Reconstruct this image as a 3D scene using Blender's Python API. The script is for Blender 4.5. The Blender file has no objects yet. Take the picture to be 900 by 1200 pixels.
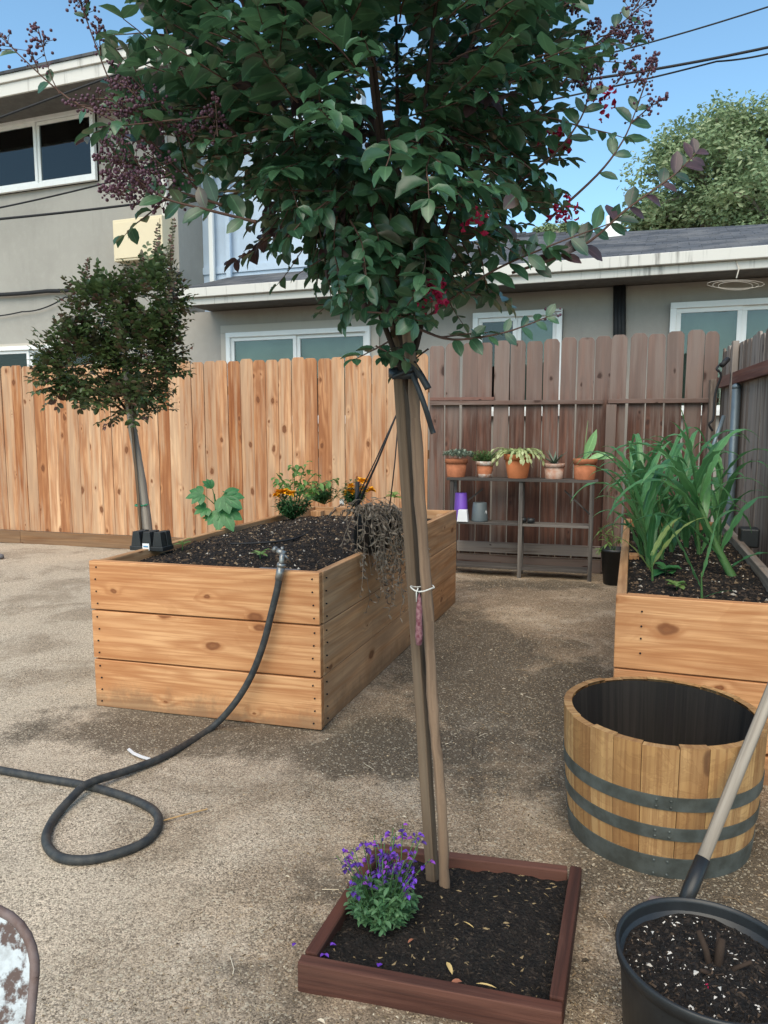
import bpy, math, random
from mathutils import Vector as V, Matrix, noise as mnoise

R = random.Random(11)
col = bpy.context.scene.collection
U = R.uniform

# ------------------------------------------------------------------ camera geometry (used to survey the yard)
F, HOR, H = 870., 496., 1.40
P = math.atan((600 - HOR) / F); CP, SP = math.cos(P), math.sin(P)

def ray(u, v):
    x = (u - 450) / F; y = (600 - v) / F
    return V((x, CP + y * SP, -SP + y * CP))

def gnd(u, v, z=0.):
    r = ray(u, v); t = (z - H) / r.z
    return V((r.x * t, r.y * t, z))

def at(u, v, Y):
    r = ray(u, v); t = Y / r.y
    return V((r.x * t, Y, H + r.z * t))

def lerp(a, b, t): return a + (b - a) * t
Z = V((0, 0, 1))

# ------------------------------------------------------------------ mesh collector
class MB:
    def __init__(s): s.v = []; s.f = []; s.uv = []; s.t = []
    def poly(s, pts, tone=(.5, .5), uv=None):
        i = len(s.v); s.v.extend(pts); s.f.append(tuple(range(i, i + len(pts))))
        s.t.append(tone); s.uv.append(uv or [(0, 0)] * len(pts))
    def face(s, idx, tone=(.5, .5), uv=None):
        s.f.append(tuple(idx)); s.t.append(tone); s.uv.append(uv or [(0, 0)] * len(idx))
    def prism(s, O, A, B, T, outline, tone=None, long_axis=0):
        """outline: (a,b) metres in the A,B unit axes (counter-clockwise seen from +T); T thickness vector"""
        tone = tone or (R.random(), R.random())
        ou, ov = U(0, 40), U(0, 40)
        n = len(outline); i = len(s.v)
        for a, b in outline: s.v.append(O + A * a + B * b)
        for a, b in outline: s.v.append(O + A * a + B * b + T)
        def uvc(a, b): return (a + ou, b + ov) if long_axis == 0 else (b + ou, a + ov)
        s.face(list(range(i + n, i + 2 * n)), tone, [uvc(a, b) for a, b in outline])
        s.face(list(range(i + n - 1, i - 1, -1)), tone, [uvc(a, b) for a, b in reversed(outline)])
        t = T.length
        for k in range(n):
            j = (k + 1) % n
            a0, b0 = outline[k]; a1, b1 = outline[j]
            d = (abs(a1 - a0), abs(b1 - b0))
            if (d[0] >= d[1]) == (long_axis == 0):
                q0, q1 = (a0, a1) if long_axis == 0 else (b0, b1)
                uv = [(q0 + ou, ov + 3), (q1 + ou, ov + 3), (q1 + ou, ov + 3 + t), (q0 + ou, ov + 3 + t)]
            else:
                q0, q1 = (b0, b1) if long_axis == 0 else (a0, a1)
                uv = [(ou, q0 + ov), (ou, q1 + ov), (ou + t * .2, q1 + ov), (ou + t * .2, q0 + ov)]
            s.face([i + k, i + j, i + n + j, i + n + k], tone, uv)
    def board(s, O, L, W, T, tone=None):
        """box from corner O; grain runs along L"""
        l, w = L.length, W.length
        A, B = L.normalized(), W.normalized()
        if A.cross(B).dot(T) < 0:                       # keep faces outward
            O = O + T; T = -T
        s.prism(O, A, B, T, [(0, 0), (l, 0), (l, w), (0, w)], tone)
    def box(s, c, sx, sy, sz, ax=None, tone=None):
        ax = ax or (V((1, 0, 0)), V((0, 1, 0)), Z)
        a, b, d = ax[0] * sx, ax[1] * sy, ax[2] * sz
        o = c - (a + b + d) / 2
        dims = sorted([(sx, a), (sy, b), (sz, d)], key=lambda q: -q[0])
        s.board(o, dims[0][1], dims[1][1], dims[2][1], tone)
    def tube(s, pts, rad, n=8, tone=(.5, .5), cap=True, wob=0):
        pts = [V(p) for p in pts]; m = len(pts)
        rr = rad if isinstance(rad, (list, tuple)) else [rad] * m
        i0 = len(s.v); up = None; dist = 0; us = []
        for k in range(m):
            d = (pts[min(k + 1, m - 1)] - pts[max(k - 1, 0)]).normalized()
            if up is None:
                up = d.cross(V((.3, .9, .2))).normalized()
            up = (up - d * up.dot(d)).normalized(); sd = d.cross(up)
            if k: dist += (pts[k] - pts[k - 1]).length
            us.append(dist)
            for j in range(n):
                a = 2 * math.pi * j / n
                r = rr[k] * (1 + (U(-wob, wob) if wob else 0))
                s.v.append(pts[k] + (up * math.cos(a) + sd * math.sin(a)) * r)
        for k in range(m - 1):
            for j in range(n):
                jj = (j + 1) % n
                c = 2 * math.pi * rr[k] / n
                s.face([i0 + k * n + j, i0 + k * n + jj, i0 + (k + 1) * n + jj, i0 + (k + 1) * n + j], tone,
                       [(us[k], j * c), (us[k], (j + 1) * c), (us[k + 1], (j + 1) * c), (us[k + 1], j * c)])
        if cap:
            s.face(list(range(i0 + n - 1, i0 - 1, -1)), tone)
            e = i0 + (m - 1) * n
            s.face(list(range(e, e + n)), tone)
    def lathe(s, c, prof, n=32, tone=(.5, .5), wob=0, axis=None):
        c = V(c); i0 = len(s.v); m = len(prof)
        q = axis.to_track_quat('Z', 'Y') if axis else None
        for r, z in prof:
            for j in range(n):
                a = 2 * math.pi * j / n
                p = V((r * math.cos(a), r * math.sin(a), z))
                if q: p = q @ p
                s.v.append(c + p)
        for k in range(m - 1):
            for j in range(n):
                jj = (j + 1) % n
                s.face([i0 + k * n + j, i0 + k * n + jj, i0 + (k + 1) * n + jj, i0 + (k + 1) * n + j], tone,
                       [(prof[k][1], j * .02), (prof[k][1], j * .02 + .02), (prof[k + 1][1], j * .02 + .02), (prof[k + 1][1], j * .02)])
        if prof[0][0] > 1e-4: s.face(list(range(i0 + n - 1, i0 - 1, -1)), tone)
        if prof[-1][0] > 1e-4: s.face(list(range(i0 + (m - 1) * n, i0 + m * n)), tone)
    def ball(s, c, r, tone=(.5, .5), sq=1.):
        t = [(0, 1), (.87, .5), (.87, -.5), (0, -1)]; i = len(s.v); n = 6
        c = V(c)
        s.v.append(c + V((0, 0, r * sq)))
        for rr, zz in t[1:3]:
            for j in range(n):
                a = 2 * math.pi * (j + (.5 if zz < 0 else 0)) / n
                s.v.append(c + V((r * rr * math.cos(a), r * rr * math.sin(a), r * zz * sq)))
        s.v.append(c - V((0, 0, r * sq)))
        for j in range(n):
            k = (j + 1) % n
            s.face([i, i + 1 + j, i + 1 + k], tone)
            s.face([i + 1 + j, i + 1 + n + j, i + 1 + k], tone)
            s.face([i + 1 + k, i + 1 + n + j, i + 1 + n + k], tone)
            s.face([i + 1 + 2 * n, i + 1 + n + k, i + 1 + n + j], tone)
    def leaf(s, b, d, nrm, L, W, fold=.25, curl=.35, tone=None, segs=4, lobes=0, shape=None):
        tone = tone or (R.random(), R.random())
        d = d.normalized(); side = d.cross(nrm)
        if side.length < 1e-3: side = d.cross(V((.3, .5, .8)))
        side.normalize(); nn = side.cross(d).normalized()
        i = len(s.v); dd = d.copy(); p = b.copy(); st = L / segs
        prof = shape or {4: [0.06, .80, 1, .80, .08], 3: [.05, .9, .8, .05], 5: [.05, .6, 1, .95, .62, .05], 2: [.05, 1, .05]}[segs]
        for k in range(segs + 1):
            w = W * .5 * prof[k]
            nk = side.cross(dd).normalized()
            if k < segs:
                s.v.append(p - side * w + nk * w * fold * 2); s.v.append(p); s.v.append(p + side * w + nk * w * fold * 2)
            else:
                s.v.append(p - side * w); s.v.append(p); s.v.append(p + side * w)
            p = p + dd * st
            dd = (dd - nn * curl / segs * 1.3).normalized()
        for k in range(segs):
            a = i + 3 * k; t0, t1 = k / segs, (k + 1) / segs
            s.face([a, a + 1, a + 4, a + 3], tone, [(t0, 0), (t0, .5), (t1, .5), (t1, 0)])
            s.face([a + 1, a + 2, a + 5, a + 4], tone, [(t0, .5), (t0, 1), (t1, 1), (t1, .5)])
    def strap(s, b, d, L, W, droop=1., n=12, fold=.3, tone=None, twist=0., side=None, rip=0.):
        tone = tone or (R.random(), R.random())
        p = V(b); d = V(d).normalized(); st = L / n; i = len(s.v)
        sd = V(side) if side else d.cross(Z)
        if sd.length < .1: sd = V((1, 0, 0))
        sd.normalize()
        for k in range(n + 1):
            t = k / n
            w = W * .5 * max(.03, min(1, .55 + t * 2.5) * min(1, (1 - t) * 1.9) ** .8)
            s2 = (sd - d * sd.dot(d)).normalized()
            s2 = Matrix.Rotation(twist * t, 3, d) @ s2
            nk = s2.cross(d)
            if nk.z < 0 and abs(twist) < .1: nk = -nk
            rp = rip * math.sin(k * 2.1 + tone[0] * 9) * w
            s.v += [p - s2 * w + nk * (w * fold + rp), p, p + s2 * w + nk * (w * fold - rp)]
            p = p + d * st
            d = (d + V((0, 0, -droop * st * (.25 + t * 2.4)))).normalized()
        for k in range(n):
            a = i + 3 * k
            s.face([a, a + 1, a + 4, a + 3], tone, [(k / n, 0), (k / n, .5), ((k + 1) / n, .5), ((k + 1) / n, 0)])
            s.face([a + 1, a + 2, a + 5, a + 4], tone, [(k / n, .5), (k / n, 1), ((k + 1) / n, 1), ((k + 1) / n, .5)])
        return p
    def chip(s, p, r, tone, flat=.35, el=None):
        e = el or U(.8, 2.2); a = U(0, 6.28); ca, sa = math.cos(a), math.sin(a)
        tl = U(-.35, .35)
        i = len(s.v)
        for x, y, z in ((-e, -.3, 0), (e * .8, -.6, tl), (e * .6, .7, 0), (U(-.6, .3), U(-.2, .4), flat * 2)):
            s.v.append(V((p[0] + (x * ca - y * sa) * r, p[1] + (x * sa + y * ca) * r, p[2] + z * r)))
        for q in ((0, 1, 3), (1, 2, 3), (2, 0, 3)):
            s.face([i + k for k in q], tone)
    def build(s, name, mat, parent=None, smooth=False, bevel=0.):
        me = bpy.data.meshes.new(name)
        org = V((0, 0, 0))
        if parent is not None: org = parent.matrix_world.translation if parent.type != 'EMPTY' else parent.location
        org = V(parent['_o']) if parent is not None and '_o' in parent else V((0, 0, 0))
        me.from_pydata([tuple(v - org) for v in s.v], [], s.f)
        at_ = me.color_attributes.new('tone', 'FLOAT_COLOR', 'CORNER')
        uvl = me.uv_layers.new(name='UVMap')
        cs = []; us = []
        for f, t, uv in zip(s.f, s.t, s.uv):
            for k in range(len(f)):
                cs += [t[0], t[1], 0, 1]; us += [uv[k][0], uv[k][1]]
        at_.data.foreach_set('color', cs); uvl.data.foreach_set('uv', us)
        if smooth: me.polygons.foreach_set('use_smooth', [True] * len(me.polygons))
        me.materials.append(mat); me.update()
        o = bpy.data.objects.new(name, me); col.objects.link(o)
        if parent is not None: o.parent = parent; o['_o'] = tuple(org)
        else: o['_o'] = (0, 0, 0)
        if bevel:
            b = o.modifiers.new('bevel', 'BEVEL'); b.width = bevel; b.segments = 2; b.limit_method = 'ANGLE'; b.angle_limit = .6
        return o

def tag(o, label=None, cat=None, group=None, kind=None):
    if label: o['label'] = label
    if cat: o['category'] = cat
    if group: o['group'] = group
    if kind: o['kind'] = kind
    return o

def thing(name, loc, label, cat, group=None):
    o = bpy.data.objects.new(name, None); o.empty_display_size = .1
    col.objects.link(o); o.location = loc; o['_o'] = tuple(loc)
    return tag(o, label, cat, group)

# ------------------------------------------------------------------ materials
class NT:
    def __init__(s, name):
        s.m = bpy.data.materials.new(name); s.m.use_nodes = True
        s.t = s.m.node_tree; s.n = s.t.nodes; s.b = s.n['Principled BSDF']; s.out = s.n['Material Output']
    def new(s, typ, **kw):
        n = s.n.new(typ)
        for k, v in kw.items(): setattr(n, k, v)
        return n
    def link(s, a, b): s.t.links.new(a, b)
    def put(s, sock, v):
        if isinstance(v, (int, float)): sock.default_value = v
        elif isinstance(v, (tuple, list)): sock.default_value = tuple(v) + ((1,) if len(v) == 3 and len(sock.default_value) == 4 else ())
        else: s.link(v, sock)
    def math(s, op, a, b=0., c=None, clamp=False):
        n = s.new('ShaderNodeMath', operation=op, use_clamp=clamp); s.put(n.inputs[0], a); s.put(n.inputs[1], b)
        if c is not None: s.put(n.inputs[2], c)
        return n.outputs[0]
    def mix(s, f, a, b, mode='MIX'):
        n = s.new('ShaderNodeMix', data_type='RGBA', blend_type=mode); s.put(n.inputs[0], f)
        s.put(n.inputs[6], a); s.put(n.inputs[7], b); return n.outputs[2]
    def noise(s, vec, scale=5., detail=4., rough=.55, dim='3D', dist=0.):
        n = s.new('ShaderNodeTexNoise', noise_dimensions=dim); n.inputs['Scale'].default_value = scale
        n.inputs['Detail'].default_value = detail; n.inputs['Roughness'].default_value = rough; n.inputs['Distortion'].default_value = dist
        if vec is not None: s.link(vec, n.inputs['Vector'])
        return n.outputs['Fac']
    def voro(s, vec, scale, feature='F1', dim='3D'):
        n = s.new('ShaderNodeTexVoronoi', feature=feature, voronoi_dimensions=dim); n.inputs['Scale'].default_value = scale
        if vec is not None: s.link(vec, n.inputs['Vector'])
        return n
    def ramp(s, f, lo, hi, a=0., b=1.):
        n = s.new('ShaderNodeMapRange', clamp=True, interpolation_type='SMOOTHSTEP'); s.put(n.inputs[0], f)
        n.inputs[1].default_value = lo; n.inputs[2].default_value = hi; n.inputs[3].default_value = a; n.inputs[4].default_value = b
        return n.outputs[0]
    def coord(s, kind='Object'): return s.new('ShaderNodeTexCoord').outputs[kind]
    def pos(s): return s.new('ShaderNodeNewGeometry').outputs['Position']
    def scale(s, vec, sc):
        n = s.new('ShaderNodeVectorMath', operation='MULTIPLY'); s.link(vec, n.inputs[0]); n.inputs[1].default_value = sc; return n.outputs[0]
    def tone(s):
        a = s.new('ShaderNodeAttribute', attribute_name='tone'); sp = s.new('ShaderNodeSeparateColor'); s.link(a.outputs['Color'], sp.inputs[0])
        return sp.outputs[0], sp.outputs[1]
    def bump(s, h, strength=.3, dist=.01):
        n = s.new('ShaderNodeBump'); n.inputs['Strength'].default_value = strength; n.inputs['Distance'].default_value = dist
        s.link(h, n.inputs['Height']); s.link(n.outputs[0], s.b.inputs['Normal'])
    def set(s, color=None, rough=None, spec=None, metal=None, **kw):
        if color is not None: s.put(s.b.inputs['Base Color'], color)
        if rough is not None: s.put(s.b.inputs['Roughness'], rough)
        if spec is not None: s.put(s.b.inputs['Specular IOR Level'], spec)
        if metal is not None: s.put(s.b.inputs['Metallic'], metal)
        return s.m

def wood(name, lo, hi, dark, knotc, toneA=(1, 1, 1), toneB=(1, 1, 1), rings=34., knots=.55, knotsize=.2, rough=.75, weather=None, wamt=.5, rmix=.55, bump=.25, stain=None, bleach=None, grain=62., splash=False):
    t = NT(name); uv = t.coord('UV')
    t0, t1 = t.tone()
    wv = t.new('ShaderNodeTexNoise', noise_dimensions='2D'); t.link(uv, wv.inputs['Vector']); wv.inputs['Scale'].default_value = 14.; wv.inputs['Detail'].default_value = 2.
    ad = t.new('ShaderNodeVectorMath', operation='MULTIPLY_ADD'); t.link(wv.outputs['Color'], ad.inputs[0]); ad.inputs[1].default_value = (.035, .02, 0); t.link(uv, ad.inputs[2])
    kv = t.scale(ad.outputs[0], (4.2, 7.6, 1)); vo = t.voro(kv, 1., dim='2D')
    d = vo.outputs['Distance']
    csep = t.new('ShaderNodeSeparateColor'); t.link(vo.outputs['Color'], csep.inputs[0])
    exist = t.math('LESS_THAN', csep.outputs[0], knots)
    size = t.math('MULTIPLY_ADD', t.math('POWER', csep.outputs[1], 1.6), knotsize * .95, knotsize * .22)
    dn = t.math('DIVIDE', d, size)
    near = t.math('MULTIPLY', t.math('POWER', t.math('SUBTRACT', 1., t.math('MULTIPLY', d, 2.4), clamp=True), 2.), exist)
    base = t.noise(t.scale(uv, (.55, 5.5, 1)), 1., 2., .45, '2D')
    ph = t.math('ADD', t.math('MULTIPLY', base, rings), t.math('MULTIPLY', near, 9.))
    ring = t.math('MULTIPLY_ADD', t.math('SINE', ph), .5, .5)
    ring = t.math('POWER', ring, 1.6)
    fine = t.noise(t.scale(uv, (1.6, grain, 1)), 1., 4., .7, '2D')
    big = t.noise(t.scale(uv, (1.2, 7, 1)), 1., 4., .6, '2D')
    c = t.mix(t.ramp(big, .3, .7), lo, hi)
    c = t.mix(t.math('MULTIPLY', ring, rmix), c, dark)
    c = t.mix(t.math('MULTIPLY', t.ramp(fine, .40, .66), .6), c, dark)
    tn = t.mix(t0, toneA, toneB); c = t.mix(1., c, tn, 'MULTIPLY')
    if weather:
        w = t.noise(t.scale(uv, (.9, 16, 1)), 1., 5., .65, '2D')
        c = t.mix(t.math('MULTIPLY', t.ramp(t.math('ADD', w, t.math('MULTIPLY_ADD', t1, .3, -.15)), .38, .68), wamt), c, weather)
    if stain:                                        # tannin and water marks
        sn_ = t.noise(t.scale(t.pos(), (9, 9, 14)), 1., 4., .6, dist=1.2)
        edge = t.ramp(t.math('ABSOLUTE', t.math('SUBTRACT', sn_, .52)), .0, .035, 1, 0)
        c = t.mix(t.math('MULTIPLY', t.ramp(sn_, .5, .6), .2), c, stain); c = t.mix(t.math('MULTIPLY', edge, .28), c, stain)
    if splash:
        zq = t.new('ShaderNodeSeparateXYZ'); t.link(t.pos(), zq.inputs[0])
        sq = t.noise(t.scale(t.pos(), (7, 7, 5)), 1., 6., .75)
        c = t.mix(t.math('MULTIPLY', t.ramp(t.math('ADD', zq.outputs[2], t.math('MULTIPLY_ADD', sq, -.34, .17)), .0, .13, 1, 0), .6), c, (.17, .115, .07))
        wq = t.noise(t.scale(t.pos(), (3, 3, 4)), 1., 5., .6, dist=.8)
        c = t.mix(t.math('MULTIPLY', t.ramp(wq, .56, .63), .22), c, dark)
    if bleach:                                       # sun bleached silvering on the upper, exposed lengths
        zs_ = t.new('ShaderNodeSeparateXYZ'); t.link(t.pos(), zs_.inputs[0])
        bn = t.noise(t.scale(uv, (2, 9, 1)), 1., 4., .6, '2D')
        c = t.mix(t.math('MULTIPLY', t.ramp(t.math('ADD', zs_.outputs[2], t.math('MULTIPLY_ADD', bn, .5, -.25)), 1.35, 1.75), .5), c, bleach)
    km = t.math('MULTIPLY', t.ramp(dn, .7, 1.05, 1, 0), exist)
    kr = t.math('MULTIPLY', t.ramp(dn, .95, 1.7, 1, 0), exist)
    c = t.mix(t.math('MULTIPLY', kr, .4), c, dark)
    kc = t.mix(t.math('MULTIPLY_ADD', t.math('SINE', t.math('MULTIPLY', dn, 9)), .12, .2), knotc, dark)
    c = t.mix(t.math('MULTIPLY', km, .85), c, kc)
    h = t.math('ADD', t.math('MULTIPLY', fine, .6), t.math('MULTIPLY', ring, -.25))
    t.bump(h, bump, .004)
    return t.set(c, rough, .3)

def plain(name, c, rough=.6, spec=.4, var=.25, sc=12., metal=0., bump=0., c2=None):
    t = NT(name); n = t.noise(t.coord(), sc, 5., .6)
    c2 = c2 or tuple(x * (1 - var) for x in c)
    cc = t.mix(t.ramp(n, .3, .7), c, c2)
    t0, t1 = t.tone()
    if bump: t.bump(t.noise(t.coord(), sc * 6, 4., .6), bump, .005)
    return t.set(cc, rough, spec, metal)

def leafmat(name, a, b, c=None, camt=.0, rough=.38, trans=.22, spec=.5, tcol=None):
    t = NT(name); t0, t1 = t.tone(); uv = t.coord('UV')
    cc = t.mix(t0, a, b)
    if c: cc = t.mix(t.ramp(t1, 1 - camt, 1 - camt + .08), cc, c)
    sp = t.new('ShaderNodeSeparateXYZ'); t.link(uv, sp.inputs[0])
    mid = t.ramp(t.math('ABSOLUTE', t.math('SUBTRACT', sp.outputs[1], .5)), 0., .07, .45, 0)
    cc = t.mix(mid, cc, tuple(min(1, x * 1.9 + .02) for x in b))
    n = t.noise(t.coord(), 60., 3.)
    cc = t.mix(t.math('MULTIPLY', t.ramp(n, .4, .7), .25), cc, tuple(x * .6 for x in a))
    t.set(cc, rough, spec)
    tr = t.new('ShaderNodeBsdfTranslucent'); t.put(tr.inputs[0], t.mix(.6, cc, tcol or tuple(min(1, x * 1.7) for x in b)))
    mx = t.new('ShaderNodeMixShader'); mx.inputs[0].default_value = trans
    t.link(t.b.outputs[0], mx.inputs[1]); t.link(tr.outputs[0], mx.inputs[2]); t.link(mx.outputs[0], t.out.inputs[0])
    return t.m

def ground_material():
    t = NT('decomposed_granite'); p = t.pos()
    big = t.noise(p, .9, 5., .6); mid = t.noise(p, 5., 5., .65); fine = t.noise(p, 70., 4., .7)
    vo = t.voro(p, 260.); vs = t.new('ShaderNodeSeparateColor'); t.link(vo.outputs['Color'], vs.inputs[0])
    vo2 = t.voro(p, 140.); vs2 = t.new('ShaderNodeSeparateColor'); t.link(vo2.outputs['Color'], vs2.inputs[0])
    sp = t.new('ShaderNodeSeparateXYZ'); t.link(p, sp.inputs[0])
    c = t.mix(t.ramp(big, .35, .65), (.375, .28, .19), (.235, .168, .112))
    c = t.mix(t.math('MULTIPLY', t.ramp(mid, .45, .7), .5), c, (.22, .175, .12))
    pale = t.ramp(t.math('ADD', t.math('MULTIPLY', sp.outputs[0], -1.), t.math('MULTIPLY', big, 1.4)), .5, 2., 0, .75)
    c = t.mix(pale, c, (.51, .435, .34)); sandy = t.noise(p, 1.7, 6., .7, dist=.6); c = t.mix(t.math('MULTIPLY', t.ramp(sandy, .50, .66), .7), c, (.50, .41, .31)); c = t.mix(t.math('MULTIPLY', t.ramp(sandy, .38, .52, 1, 0), .5), c, (.19, .138, .09))
    # damp patches round watered beds and pots, plus painted contact shade at bed front
    wet_shade = None
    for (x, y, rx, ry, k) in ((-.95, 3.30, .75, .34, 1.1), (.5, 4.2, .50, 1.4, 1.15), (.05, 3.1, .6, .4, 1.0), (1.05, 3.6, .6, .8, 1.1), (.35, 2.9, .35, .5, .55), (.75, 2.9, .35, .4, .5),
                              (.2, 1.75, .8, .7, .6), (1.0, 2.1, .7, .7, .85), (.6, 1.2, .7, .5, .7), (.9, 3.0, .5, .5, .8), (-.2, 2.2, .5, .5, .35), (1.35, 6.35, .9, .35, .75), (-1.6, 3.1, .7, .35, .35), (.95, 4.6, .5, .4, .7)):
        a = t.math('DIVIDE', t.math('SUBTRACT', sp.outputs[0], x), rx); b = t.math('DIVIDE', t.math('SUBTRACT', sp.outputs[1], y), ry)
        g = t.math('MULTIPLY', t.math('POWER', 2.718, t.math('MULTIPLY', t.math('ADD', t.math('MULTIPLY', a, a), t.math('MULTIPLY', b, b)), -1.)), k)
        wet_shade = g if wet_shade is None else t.math('MAXIMUM', wet_shade, g)
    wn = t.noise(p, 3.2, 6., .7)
    wet_shade = t.ramp(t.math('ADD', wet_shade, t.math('MULTIPLY_ADD', wn, 1.9, -.95)), .28, .72)
    c = t.mix(t.math('MULTIPLY', wet_shade, .8), c, (.085, .068, .048))
    g1 = t.math('MULTIPLY_ADD', vs.outputs[0], 1.3, .3)
    cg = t.new('ShaderNodeCombineColor')
    for k in range(3): t.link(g1, cg.inputs[k])
    gm = t.ramp(t.noise(p, 2.6, 5., .7), .36, .64, .55, 1.); c = t.mix(gm, c, cg.outputs[0], 'MULTIPLY')
    c = t.mix(t.math('MULTIPLY', t.math('GREATER_THAN', vs2.outputs[1], .9), .45), c, (.55, .48, .36))
    c = t.mix(t.math('MULTIPLY', t.math('GREATER_THAN', vs2.outputs[0], .9), .45), c, (.075, .055, .035))
    h = t.math('ADD', t.math('MULTIPLY', vo.outputs['Distance'], -.5), t.math('ADD', fine, t.math('MULTIPLY', vo2.outputs['Distance'], -.8)))
    t.bump(h, .5, .0045)
    return t.set(c, t.ramp(wet_shade, 0, 1, .95, .7), .25)

def soil_material():
    t = NT('dark_soil'); p = t.pos()
    n = t.noise(p, 30., 6., .7); vo = t.voro(p, 90.)
    c = t.mix(t.ramp(n, .35, .7), (.007, .006, .0055), (.024, .018, .015))
    t.bump(t.math('ADD', n, t.math('MULTIPLY', vo.outputs['Distance'], -.6)), .9, .02)
    return t.set(c, .9, .25)

def toned(name, cols, rough=.85):
    t = NT(name); t0, t1 = t.tone()
    r = t.new('ShaderNodeValToRGB'); r.color_ramp.interpolation = 'CONSTANT'
    el = r.color_ramp.elements
    tot = sum(w for _, w in cols); acc = 0
    for i, (c, w) in enumerate(cols):
        e = el[i] if i < 2 else el.new(min(.999, acc / tot))
        e.position = acc / tot; e.color = tuple(c) + (1,); acc += w
    t.link(t0, r.inputs[0]); return t.set(r.outputs[0], rough, .3)

def stucco(name, c):
    t = NT(name); p = t.pos()
    n = t.noise(p, 1.1, 5., .6); f = t.noise(p, 70., 3., .6)
    st = t.noise(t.scale(p, (5, 5, .6)), 1., 5., .65)
    cc = t.mix(t.ramp(n, .3, .7), c, tuple(x * .88 for x in c))
    cc = t.mix(t.math('MULTIPLY', t.ramp(st, .5, .75), .35), cc, tuple(x * .72 for x in c)); cc = t.mix(t.math('MULTIPLY', t.ramp(t.noise(p, 9., 5., .7), .45, .75), .25), cc, tuple(x * 1.18 for x in c))
    t.bump(f, .25, .006); return t.set(cc, .9, .2)

def painted(name, c, dirt=(.25, .24, .22), amt=.5, streak=8.):
    t = NT(name); p = t.pos()
    n = t.noise(t.scale(p, (streak, streak, .7)), 1., 6., .7); m = t.noise(p, .7, 3.)
    cc = t.mix(t.math('MULTIPLY', t.ramp(t.math('ADD', n, t.math('MULTIPLY_ADD', m, .5, -.25)), .52, .72), amt), c, dirt)
    t.bump(t.noise(p, 40., 3.), .1, .003); return t.set(cc, .6, .35)

def shingle():
    t = NT('asphalt_shingles'); uv = t.coord('UV')
    b = t.new('ShaderNodeTexBrick'); t.link(uv, b.inputs['Vector']); b.offset = .5
    b.inputs['Scale'].default_value = 1.; b.inputs['Brick Width'].default_value = .22; b.inputs['Row Height'].default_value = .125; b.inputs['Bias'].default_value = -.1; b.squash = .8; b.squash_frequency = 3
    b.inputs['Mortar Size'].default_value = .005; b.inputs['Color1'].default_value = (.062, .066, .076, 1); b.inputs['Color2'].default_value = (.12, .125, .138, 1)
    b.inputs['Mortar'].default_value = (.045, .047, .052, 1)
    n = t.noise(uv, 2., 5., .65); c = t.mix(t.math('MULTIPLY', t.ramp(n, .4, .7), .4), b.outputs[0], (.26, .25, .24))
    t.bump(t.math('ADD', b.outputs['Fac'], t.math('MULTIPLY', t.noise(uv, 60., 3.), .5)), .6, .01)
    return t.set(c, .9, .2)

def glass_mat(name, tint=(.9, .95, .93), refl=1.6):
    t = NT(name)
    tr = t.new('ShaderNodeBsdfTransparent'); tr.inputs[0].default_value = tint + (1,)
    gl = t.new('ShaderNodeBsdfGlossy'); gl.inputs['Roughness'].default_value = .02
    fr = t.new('ShaderNodeFresnel'); fr.inputs[0].default_value = refl
    mx = t.new('ShaderNodeMixShader'); t.link(fr.outputs[0], mx.inputs[0]); t.link(tr.outputs[0], mx.inputs[1]); t.link(gl.outputs[0], mx.inputs[2])
    t.link(mx.outputs[0], t.out.inputs[0]); return t.m

def chipped_paint():
    t = NT('chipped_white_paint'); p = t.coord()
    n = t.noise(p, 13., 6., .7); n2 = t.noise(t.scale(p, (20, 20, 5)), 1., 4., .6)
    m = t.ramp(t.math('ADD', n, t.math('MULTIPLY_ADD', n2, .6, -.3)), .55, .62)
    c = t.mix(m, t.mix(t.ramp(t.noise(p, 30., 5., .7), .4, .7), (.50, .54, .56), (.30, .31, .31)), (.11, .075, .065)); t.bump(t.math('MULTIPLY', m, -1.), .4, .002)
    return t.set(c, t.ramp(m, 0, 1, .5, .9), .4)

def oak():
    m = wood('barrel_oak', (.56, .36, .175), (.44, .255, .105), (.25, .12, .05), (.10, .045, .02), (1.1, 1.1, 1.05), (.78, .70, .62), rings=20., knots=.05, knotsize=.2, rough=.7, rmix=.35, stain=(.16, .07, .028))
    return m

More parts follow.
